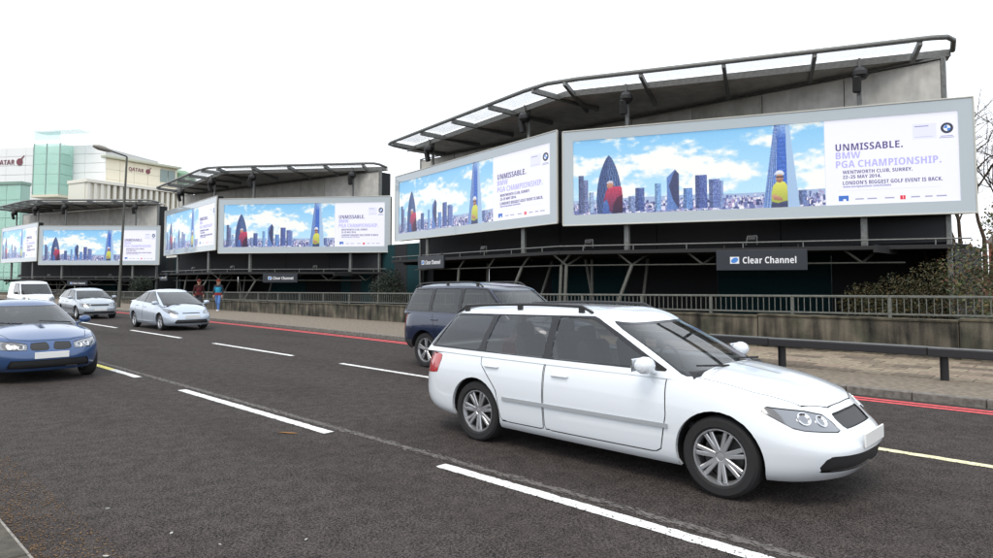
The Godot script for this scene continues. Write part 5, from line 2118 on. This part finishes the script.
		part("scrap", s, M.scrap, l)
		l.scale = Vector3.ONE * r.randf_range(0.45, 0.8)
	var tw := thing("dead_leaf", "brown dead leaf lying beside the lane dash", "leaf", Vector3(-7.25, 0.006, -4.05), 0.5)
	var lf := MB.new()
	lf.slab(poly([-0.13, 0.0, -0.06, -0.02, 0.02, -0.026, 0.1, -0.012, 0.14, 0.004, 0.06, 0.02, -0.05, 0.014]), Vector3(0, 0.006, 0), Basis(Vector3(1, 0, 0), Vector3(0, 0, 1), Vector3(0, -1, 0)), 0.004)
	part("blade", lf, mat(lin(0.22, 0.1, 0.02), 0.8), tw)

func plants() -> void:
	# bare tree behind the right end of the nearest billboard
	var t := thing("bare_tree", "leafless thin-branched tree at the right edge behind the billboard", "tree", Vector3(-4.25, 0, -29.6))
	var r := RandomNumberGenerator.new()
	r.seed = 8
	var tr := MB.new()
	var cr := MB.new()
	for k in 7:
		var p0 := Vector3(r.randfn() * 0.45, -0.05, r.randfn() * 0.25)
		var d := Vector3(r.randfn() * 0.16, 1, r.randfn() * 0.16).normalized()
		var p1 := p0 + d * 3.4 + Vector3(r.randfn() * 0.1, 0, r.randfn() * 0.1)
		tr.tube([p0, p0.lerp(p1, 0.5) + Vector3(r.randfn() * 0.06, 0, r.randfn() * 0.06), p1], 0.11, 0.07, 8)
		branch(cr, r, p1, d, 2.6, 0.07, 4)
	var bark := mat(lin(0.085, 0.06, 0.04), 0.9)
	part("trunk", tr, bark, t)
	part("crown", cr, bark, t)
	var olive := [Color(0.05, 0.075, 0.02), Color(0.09, 0.1, 0.028), Color(0.12, 0.09, 0.03), Color(0.03, 0.05, 0.016), Color(0.12, 0.05, 0.03)]
	var deep := [Color(0.012, 0.022, 0.01), Color(0.018, 0.03, 0.012), Color(0.008, 0.016, 0.008)]
	for d in [["leafy_shrub", "green leafy shrub at the right end of the railing under the bare tree", Vector3(-2.4, 0, -20.6), [[Vector3(0, 1.3, 0), 1.0], [Vector3(0.9, 1.9, -0.4), 1.0], [Vector3(-0.5, 2.1, -0.6), 0.8], [Vector3(0.6, 0.8, 0.3), 0.9], [Vector3(0.5, 2.8, -0.8), 0.7], [Vector3(1.0, 3.1, -1.2), 0.8], [Vector3(0.2, 3.4, -1.4), 0.6], [Vector3(1.3, 2.4, -0.6), 0.8]], 9000, 0.045, 3, olive],
		["climbing_ivy", "yellowish ivy growing under the right end of the nearest tower", Vector3(-6.4, 0, -24.7), [[Vector3(0.0, 1.0, 0), 0.8], [Vector3(1.0, 1.25, 0), 0.85], [Vector3(2.0, 1.6, -0.2), 0.9], [Vector3(2.9, 1.2, 0.0), 0.9], [Vector3(1.4, 0.5, 0.2), 0.9]], 9000, 0.04, 5, [Color(0.05, 0.04, 0.01), Color(0.035, 0.04, 0.01), Color(0.075, 0.052, 0.015), Color(0.02, 0.027, 0.009)]],
		["evergreen_shrub", "dark evergreen shrub between the nearest and middle towers", Vector3(-33.2, 0, -25.2), [[Vector3(0, 1.0, 0), 1.0], [Vector3(0.3, 1.8, 0), 0.8], [Vector3(-0.8, 1.3, -0.2), 0.9], [Vector3(0.9, 1.0, 0.2), 0.9]], 8000, 0.05, 7, deep],
		["evergreen_shrub", "dark evergreen shrub between the middle and farthest towers", Vector3(-63.5, 0, -21.0), [[Vector3(0, 1.0, 0), 1.0], [Vector3(0.5, 1.5, 0), 0.8], [Vector3(-0.8, 1.2, -0.2), 1.0]], 5000, 0.06, 9, deep]]:
		var s := thing(d[0], d[1], "shrub", d[2])
		var f := MB.new()
		leaf_cloud(f, d[3], d[4], d[5], d[6], d[7])
		part("foliage", f, M.leaf, s)
		var st := MB.new()
		for l in d[3]:
			st.tube([Vector3(0, -0.05, 0), l[0] * Vector3(0.4, 0.5, 0.4), l[0]], 0.05, 0.02, 6)
		part("stem", st, bark, s)

func vehicles() -> void:
	var white := paint(lin(0.68, 0.72, 0.76), 0.3)
	var silver := paint(lin(0.34, 0.38, 0.42), 0.32, 0.4)
	var pale := paint(lin(0.42, 0.48, 0.56), 0.32, 0.3)
	var blue := paint(lin(0.03, 0.075, 0.19), 0.3, 0.3)
	var navy := paint(lin(0.004, 0.011, 0.04), 0.25, 0.2)
	# white estate car
	car({"category": "car", "paint": white, "len": 4.78, "w": 0.9, "r": 0.325, "xf": 1.47, "xr": -1.31, "spokes": 7,
		"nose": curve([0, 0.1, 0.2, 0.02, 0.42, 0, 0.6, 0.03, 0.8, 0.12, 1, 0.25]), "tail": curve([0, 0.06, 0.25, 0, 0.5, 0.02, 0.8, 0.05, 1, 0.09]),
		"sill": curve([-2.39, 0.3, -1.9, 0.25, -1.3, 0.2, 1.2, 0.19, 1.9, 0.2, 2.39, 0.24]),
		"shoulder": curve([-2.39, 0.94, -1.2, 0.955, 0.3, 0.935, 1.1, 0.9, 1.6, 0.845, 2.0, 0.775, 2.25, 0.7]),
		"deck": curve([-2.39, 0.95, 0.5, 0.97, 1.1, 1.0, 1.5, 0.955, 1.9, 0.875, 2.2, 0.77, 2.32, 0.71]),
		"gf0": 1.3, "gf1": 0.42, "gr0": -2.29, "gr1": -1.95, "gw0": 0.86, "gw1": 0.65,
		"belt": curve([-2.3, 0.97, 0, 0.95, 1.2, 0.94]), "roof": curve([-2.2, 1.4, -1.6, 1.46, -0.6, 1.49, 0.1, 1.48, 0.45, 1.43]),
		"dlo": poly([1.02, 0.962, 0.14, 1.405, -1.9, 1.37, -2.12, 0.98]),
		"windows": [poly([0.9, 0.985, 0.13, 1.378, -0.28, 1.39, -0.28, 0.975]), poly([-0.37, 0.975, -0.37, 1.39, -1.12, 1.38, -1.22, 0.985]), poly([-1.3, 0.99, -1.2, 1.375, -1.86, 1.345, -2.05, 1.0])],
		"doors": [poly([0.96, 0.3, 1.02, 0.6, 0.98, 1.3, -0.325, 1.3, -0.325, 0.28, 0.9, 0.28]), poly([-0.34, 0.28, -0.34, 1.3, -1.25, 1.3, -1.22, 0.85, -0.98, 0.6, -0.92, 0.28])],
		"bonnet": poly([1.24, -0.6, 1.2, 0.7, 1.7, 0.69, 2.02, 0.56, 2.13, 0.3, 2.15, -0.6]), "strip": 0.52, "strip_mat": mat(lin(0.3, 0.32, 0.34), 0.5),
		"front_cuts": [{"name": "headlight", "poly": poly([0.4, 0.575, 0.42, 0.69, 0.62, 0.735, 0.95, 0.765, 1.0, 0.73, 0.82, 0.61]), "mat": M.headlamp, "pair": true, "lamps": [Vector3(0.52, 0.645, 0.045), Vector3(0.68, 0.675, 0.05)]}, {"name": "grille", "poly": poly([-0.3, 0.59, -0.3, 0.695, 0.34, 0.69, 0.32, 0.59]), "mat": M.plastic}, {"name": "lower_intake", "poly": poly([-0.3, 0.3, -0.3, 0.41, 0.66, 0.42, 0.74, 0.3]), "mat": M.plastic}],
		"rear_cuts": [{"name": "tail_light", "poly": poly([0.62, 0.66, 0.62, 0.92, 1.14, 0.9, 1.1, 0.7]), "mat": M.tail_lamp, "pair": true}],
		"rails": true, "rail_mat": M.black_paint, "plate_f": 0.505, "seat": -0.05, "scale": 1.03}, "estate_car", "white estate car filling the middle lane in the foreground", Vector3(-4.02, 0, -6.2), 0.0)
	# dark blue off-roader behind it
	car({"category": "car", "paint": navy, "len": 4.45, "w": 0.94, "r": 0.36, "xf": 1.36, "xr": -1.28, "spokes": 5, "gap": 0.06, "lip": M.plastic,
		"nose": curve([0, 0.12, 0.25, 0.02, 0.5, 0, 0.75, 0.05, 1, 0.16]), "tail": curve([0, 0.1, 0.25, 0, 0.6, 0.02, 1, 0.06]),
		"sill": curve([-2.22, 0.42, -1.4, 0.34, 1.3, 0.34, 2.22, 0.4]), "shoulder": curve([-2.22, 1.13, 0, 1.12, 1.0, 1.08, 1.6, 1.02, 2.2, 0.9]),
		"deck": curve([-2.22, 1.14, 0.7, 1.14, 1.2, 1.12, 1.8, 1.04, 2.15, 0.92]), "fm": 3.6,
		"gf0": 1.2, "gf1": 0.55, "gr0": -2.15, "gr1": -1.95, "gw0": 0.88, "gw1": 0.7, "belt": curve([-2.2, 1.15, 1.2, 1.12]), "roof": curve([-2.1, 1.68, -1.4, 1.75, -0.2, 1.77, 0.55, 1.7]),
		"dlo": poly([1.0, 1.15, 0.36, 1.66, -1.92, 1.64, -2.05, 1.16]), "windows": [poly([0.92, 1.17, 0.34, 1.63, -0.22, 1.645, -0.22, 1.165]), poly([-0.31, 1.165, -0.31, 1.645, -1.1, 1.64, -1.1, 1.17]), poly([-1.2, 1.17, -1.2, 1.63, -1.86, 1.61, -1.98, 1.18])],
		"clad": curve([-2.3, 0.56, 2.3, 0.54]), "doors": [poly([0.85, 0.58, 0.95, 1.4, -0.26, 1.4, -0.26, 0.58]), poly([-0.28, 0.58, -0.28, 1.4, -1.15, 1.4, -0.9, 0.75, -0.84, 0.58])],
		"bonnet": poly([1.15, -0.6, 1.1, 0.72, 1.7, 0.7, 2.05, 0.5, 2.08, -0.6]),
		"front_cuts": [{"name": "headlight", "poly": poly([0.5, 0.76, 0.5, 0.9, 0.98, 0.93, 0.98, 0.78]), "mat": M.headlamp, "pair": true}, {"name": "grille", "poly": poly([-0.3, 0.76, -0.3, 0.88, 0.45, 0.88, 0.45, 0.76]), "mat": M.plastic}],
		"rear_cuts": [{"name": "tail_light", "poly": poly([0.68, 0.75, 0.68, 1.1, 0.98, 1.1, 0.98, 0.75]), "mat": M.tail_lamp, "pair": true}],
		"plate_f": 0.62, "plate_r": 0.85, "seat": 0.05, "rails": true}, "off_roader", "dark blue tall vehicle in the kerb lane behind the white estate car", Vector3(-9.4, 0, -9.95), 0.0)
	# blue saloon at the left edge
	car({"category": "car", "paint": blue, "len": 4.6, "w": 0.9, "r": 0.325, "xf": 1.53, "xr": -1.22, "spokes": 6,
		"nose": curve([0, 0.1, 0.2, 0.02, 0.45, 0, 0.65, 0.02, 0.85, 0.09, 1, 0.2]), "tail": curve([0, 0.08, 0.3, 0, 0.7, 0.02, 1, 0.1]),
		"sill": curve([-2.3, 0.3, -1.2, 0.2, 1.2, 0.19, 2.3, 0.22]), "shoulder": curve([-2.3, 0.95, -1, 0.95, 0.3, 0.92, 1.0, 0.88, 1.6, 0.83, 2.1, 0.76, 2.3, 0.7]),
		"deck": curve([-2.3, 1.02, -1.2, 1.03, 0.5, 0.97, 1.0, 0.985, 1.5, 0.93, 2.0, 0.83, 2.25, 0.74]),
		"gf0": 0.95, "gf1": 0.1, "gr0": -1.85, "gr1": -1.0, "gw0": 0.84, "gw1": 0.6, "belt": curve([-1.9, 0.98, 0, 0.95, 1.0, 0.93]), "roof": curve([-1.7, 1.25, -1.0, 1.38, -0.4, 1.42, 0.1, 1.39]),
		"dlo": poly([0.68, 0.955, -0.12, 1.345, -1.0, 1.32, -1.62, 0.99]), "windows": [poly([0.56, 0.975, -0.13, 1.32, -0.42, 1.33, -0.42, 0.97]), poly([-0.5, 0.97, -0.5, 1.33, -0.98, 1.3, -1.48, 1.0])],
		"doors": [poly([0.98, 0.3, 1.0, 1.2, -0.46, 1.2, -0.46, 0.28]), poly([-0.48, 0.28, -0.48, 1.2, -1.2, 1.2, -1.1, 0.8, -0.85, 0.55, -0.8, 0.28])],
		"bonnet": poly([0.9, -0.6, 0.86, 0.68, 1.6, 0.68, 2.0, 0.58, 2.12, 0.3, 2.14, -0.6]),
		"front_cuts": [{"name": "headlight", "poly": poly([0.36, 0.585, 0.36, 0.69, 0.5, 0.72, 0.92, 0.755, 0.95, 0.7, 0.8, 0.6]), "mat": M.headlamp, "pair": true, "lamps": [Vector3(0.45, 0.64, 0.045), Vector3(0.62, 0.655, 0.05)]}, {"name": "grille", "poly": poly([0.035, 0.58, 0.05, 0.71, 0.3, 0.7, 0.32, 0.6, 0.26, 0.575]), "mat": M.plastic, "pair": true}, {"name": "lower_intake", "poly": poly([-0.3, 0.27, -0.3, 0.4, 0.6, 0.41, 0.7, 0.27]), "mat": M.plastic}],
		"rear_cuts": [{"name": "tail_light", "poly": poly([0.55, 0.72, 0.55, 0.9, 1.1, 0.9, 1.1, 0.74]), "mat": M.tail_lamp, "pair": true}], "plate_f": 0.49, "seat": -0.35}, "saloon_car", "blue saloon car in the near lane at the left edge", Vector3(-16.2, 0, -3.16), 0.0)
	# pale liftback
	car({"category": "car", "paint": pale, "len": 4.46, "w": 0.873, "r": 0.31, "xf": 1.3, "xr": -1.4, "spokes": 5,
		"nose": curve([0, 0.08, 0.25, 0, 0.5, 0.02, 0.75, 0.11, 1, 0.28]), "tail": curve([0, 0.06, 0.3, 0, 0.7, 0.03, 1, 0.12]),
		"sill": curve([-2.23, 0.28, -1.2, 0.2, 1.2, 0.18, 2.23, 0.2]), "shoulder": curve([-2.23, 1.02, -1.2, 1.0, 0.2, 0.93, 1.2, 0.86, 1.7, 0.78, 2.05, 0.69]),
		"deck": curve([-2.23, 1.06, 0.8, 1.0, 1.25, 0.98, 1.7, 0.87, 2.0, 0.74, 2.2, 0.68]),
		"gf0": 1.55, "gf1": 0.3, "gr0": -2.12, "gr1": -1.0, "gw0": 0.82, "gw1": 0.6, "belt": curve([-2.1, 1.06, 0, 0.96, 1.5, 0.9]), "roof": curve([-2.0, 1.2, -1.5, 1.34, -0.9, 1.45, -0.1, 1.49, 0.3, 1.46]),
		"dlo": poly([1.15, 0.93, 0.1, 1.41, -0.9, 1.37, -1.72, 1.06]), "windows": [poly([0.72, 0.98, 0.7, 1.12, 0.08, 1.385, -0.32, 1.39, -0.32, 0.985]), poly([-0.4, 0.99, -0.4, 1.385, -0.9, 1.345, -1.1, 1.27, -1.15, 1.04]), poly([-1.22, 1.06, -1.2, 1.23, -1.62, 1.08])],
		"doors": [poly([0.82, 0.28, 0.88, 1.2, -0.36, 1.2, -0.36, 0.26]), poly([-0.38, 0.26, -0.38, 1.2, -1.2, 1.2, -1.2, 0.8, -1.02, 0.55, -0.95, 0.26])],
		"bonnet": poly([1.4, -0.6, 1.35, 0.68, 1.8, 0.62, 2.0, 0.4, 2.03, -0.6]),
		"front_cuts": [{"name": "headlight", "poly": poly([0.42, 0.6, 0.5, 0.68, 0.85, 0.78, 1.12, 0.82, 1.08, 0.75, 0.8, 0.62]), "mat": M.headlamp, "pair": true}, {"name": "grille", "poly": poly([-0.3, 0.615, -0.3, 0.645, 0.3, 0.645, 0.36, 0.615]), "mat": M.plastic}, {"name": "lower_intake", "poly": poly([-0.3, 0.27, -0.3, 0.4, 0.55, 0.4, 0.64, 0.27]), "mat": M.plastic}],
		"rear_cuts": [{"name": "tail_light", "poly": poly([0.55, 0.72, 0.55, 0.95, 0.95, 0.95, 0.95, 0.74]), "mat": M.tail_lamp, "pair": true}], "plate_f": 0.5, "seat": -0.05}, "liftback_car", "pale silver liftback car in the far lane before the walkers", Vector3(-26.9, 0, -9.95), 0.0)
	# silver hatchback
	car({"category": "car", "paint": silver, "len": 4.2, "w": 0.87, "r": 0.315, "xf": 1.27, "xr": -1.24, "spokes": 5,
		"nose": curve([0, 0.08, 0.22, 0, 0.45, 0.0, 0.7, 0.05, 1, 0.2]), "tail": curve([0, 0.06, 0.3, 0, 0.7, 0.02, 1, 0.08]),
		"sill": curve([-2.1, 0.28, -1.2, 0.2, 1.2, 0.19, 2.1, 0.22]), "shoulder": curve([-2.1, 0.97, 0, 0.94, 0.9, 0.9, 1.5, 0.83, 1.95, 0.73]),
		"deck": curve([-2.1, 0.99, 0.5, 0.98, 1.0, 1.0, 1.5, 0.92, 1.9, 0.8, 2.05, 0.72]),
		"gf0": 1.2, "gf1": 0.4, "gr0": -2.0, "gr1": -1.55, "gw0": 0.83, "gw1": 0.63, "belt": curve([-2.0, 0.99, 1.2, 0.93]), "roof": curve([-1.8, 1.36, -1.2, 1.43, -0.4, 1.46, 0.35, 1.41]),
		"dlo": poly([0.92, 0.955, 0.14, 1.39, -1.3, 1.37, -1.55, 1.0]), "windows": [poly([0.82, 0.975, 0.13, 1.36, -0.3, 1.375, -0.3, 0.97]), poly([-0.38, 0.97, -0.38, 1.375, -1.2, 1.35, -1.42, 1.01])],
		"doors": [poly([0.82, 0.28, 0.86, 1.2, -0.34, 1.2, -0.34, 0.27]), poly([-0.36, 0.27, -0.36, 1.2, -1.1, 1.2, -1.06, 0.8, -0.88, 0.55, -0.82, 0.27])],
		"bonnet": poly([1.12, -0.6, 1.08, 0.68, 1.55, 0.66, 1.85, 0.5, 1.9, -0.6]),
		"front_cuts": [{"name": "headlight", "poly": poly([0.44, 0.6, 0.44, 0.71, 0.62, 0.73, 0.92, 0.75, 0.92, 0.63, 0.8, 0.6]), "mat": M.headlamp, "pair": true}, {"name": "grille", "poly": poly([-0.3, 0.62, -0.3, 0.7, 0.4, 0.7, 0.4, 0.62]), "mat": M.plastic}, {"name": "lower_intake", "poly": poly([-0.3, 0.28, -0.3, 0.36, 0.7, 0.36, 0.74, 0.28]), "mat": M.plastic}],
		"rear_cuts": [{"name": "tail_light", "poly": poly([0.62, 0.66, 0.62, 0.9, 0.95, 0.9, 0.95, 0.68]), "mat": M.tail_lamp, "pair": true}], "strip": 0.5, "seat": -0.1}, "hatchback_car", "silver hatchback car in the far lane in front of the white van", Vector3(-37.3, 0, -9.9), 0.0)
	# white van
	car({"category": "van", "paint": white, "len": 4.4, "w": 0.9, "r": 0.32, "xf": 1.3, "xr": -1.4, "spokes": 5, "rim": M.dark_metal,
		"nose": curve([0, 0.08, 0.25, 0, 0.5, 0.0, 0.75, 0.06, 1, 0.22]), "tail": curve([0, 0.04, 0.3, 0, 1, 0.02]), "rm": 7.0, "rd": 0.2,
		"sill": curve([-2.2, 0.28, 2.2, 0.22]), "shoulder": curve([-2.2, 1.05, 0.6, 1.04, 1.2, 1.0, 1.7, 0.9, 2.05, 0.78]),
		"deck": curve([-2.2, 1.06, 0.8, 1.06, 1.2, 1.05, 1.7, 0.95, 2.0, 0.84, 2.15, 0.76]),
		"gf0": 1.45, "gf1": 0.65, "gr0": -2.17, "gr1": -2.05, "grd": 0.12, "gw0": 0.86, "gw1": 0.74, "belt": curve([-2.2, 1.06, 1.45, 1.0]), "roof": curve([-2.2, 1.78, -1.0, 1.8, 0.1, 1.8, 0.6, 1.72]),
		"dlo": poly([1.2, 1.04, 0.45, 1.66, -0.45, 1.68, -0.45, 1.06]), "windows": [poly([1.08, 1.06, 0.44, 1.63, -0.35, 1.65, -0.35, 1.08])], "rear_glass": false,
		"doors": [poly([0.84, 0.3, 0.9, 1.3, -0.42, 1.3, -0.42, 0.28])],
		"bonnet": poly([1.4, -0.6, 1.35, 0.68, 1.75, 0.64, 1.95, 0.45, 1.98, -0.6]),
		"front_cuts": [{"name": "headlight", "poly": poly([0.48, 0.62, 0.48, 0.76, 0.9, 0.86, 1.0, 0.72, 0.85, 0.62]), "mat": M.headlamp, "pair": true}, {"name": "lower_intake", "poly": poly([-0.3, 0.3, -0.3, 0.45, 0.6, 0.45, 0.66, 0.3]), "mat": M.plastic}],
		"mirror_mat": M.plastic, "rear_seats": false, "seat": 0.2}, "white_van", "white van in the far lane behind the silver hatchback", Vector3(-48.8, 0, -9.9), 0.0)

func people() -> void:
	person("person in turquoise-fronted dark jacket and blue jeans walking by the wall", Vector3(-36.6, 0.112, -16.1), 0.75, {"skin": Color(0.45, 0.26, 0.17), "shoe": Color(0.6, 0.6, 0.6), "legs": Color(0.09, 0.19, 0.45), "hem": Color(0.2, 0.02, 0.02), "chest": Color(0.02, 0.25, 0.4), "sleeve": Color(0.012, 0.013, 0.02), "cap": Color(0.4, 0.13, 0.05)})
	person("person in a dark red top half hidden behind the pale car's bonnet", Vector3(-38.0, 0.112, -15.6), 1.2, {"skin": Color(0.4, 0.22, 0.15), "shoe": Color(0.02, 0.02, 0.02), "legs": Color(0.02, 0.02, 0.03), "hem": Color(0.1, 0.012, 0.012), "chest": Color(0.06, 0.006, 0.008), "sleeve": Color(0.03, 0.005, 0.006), "cap": Color(0.3, 0.03, 0.03)})
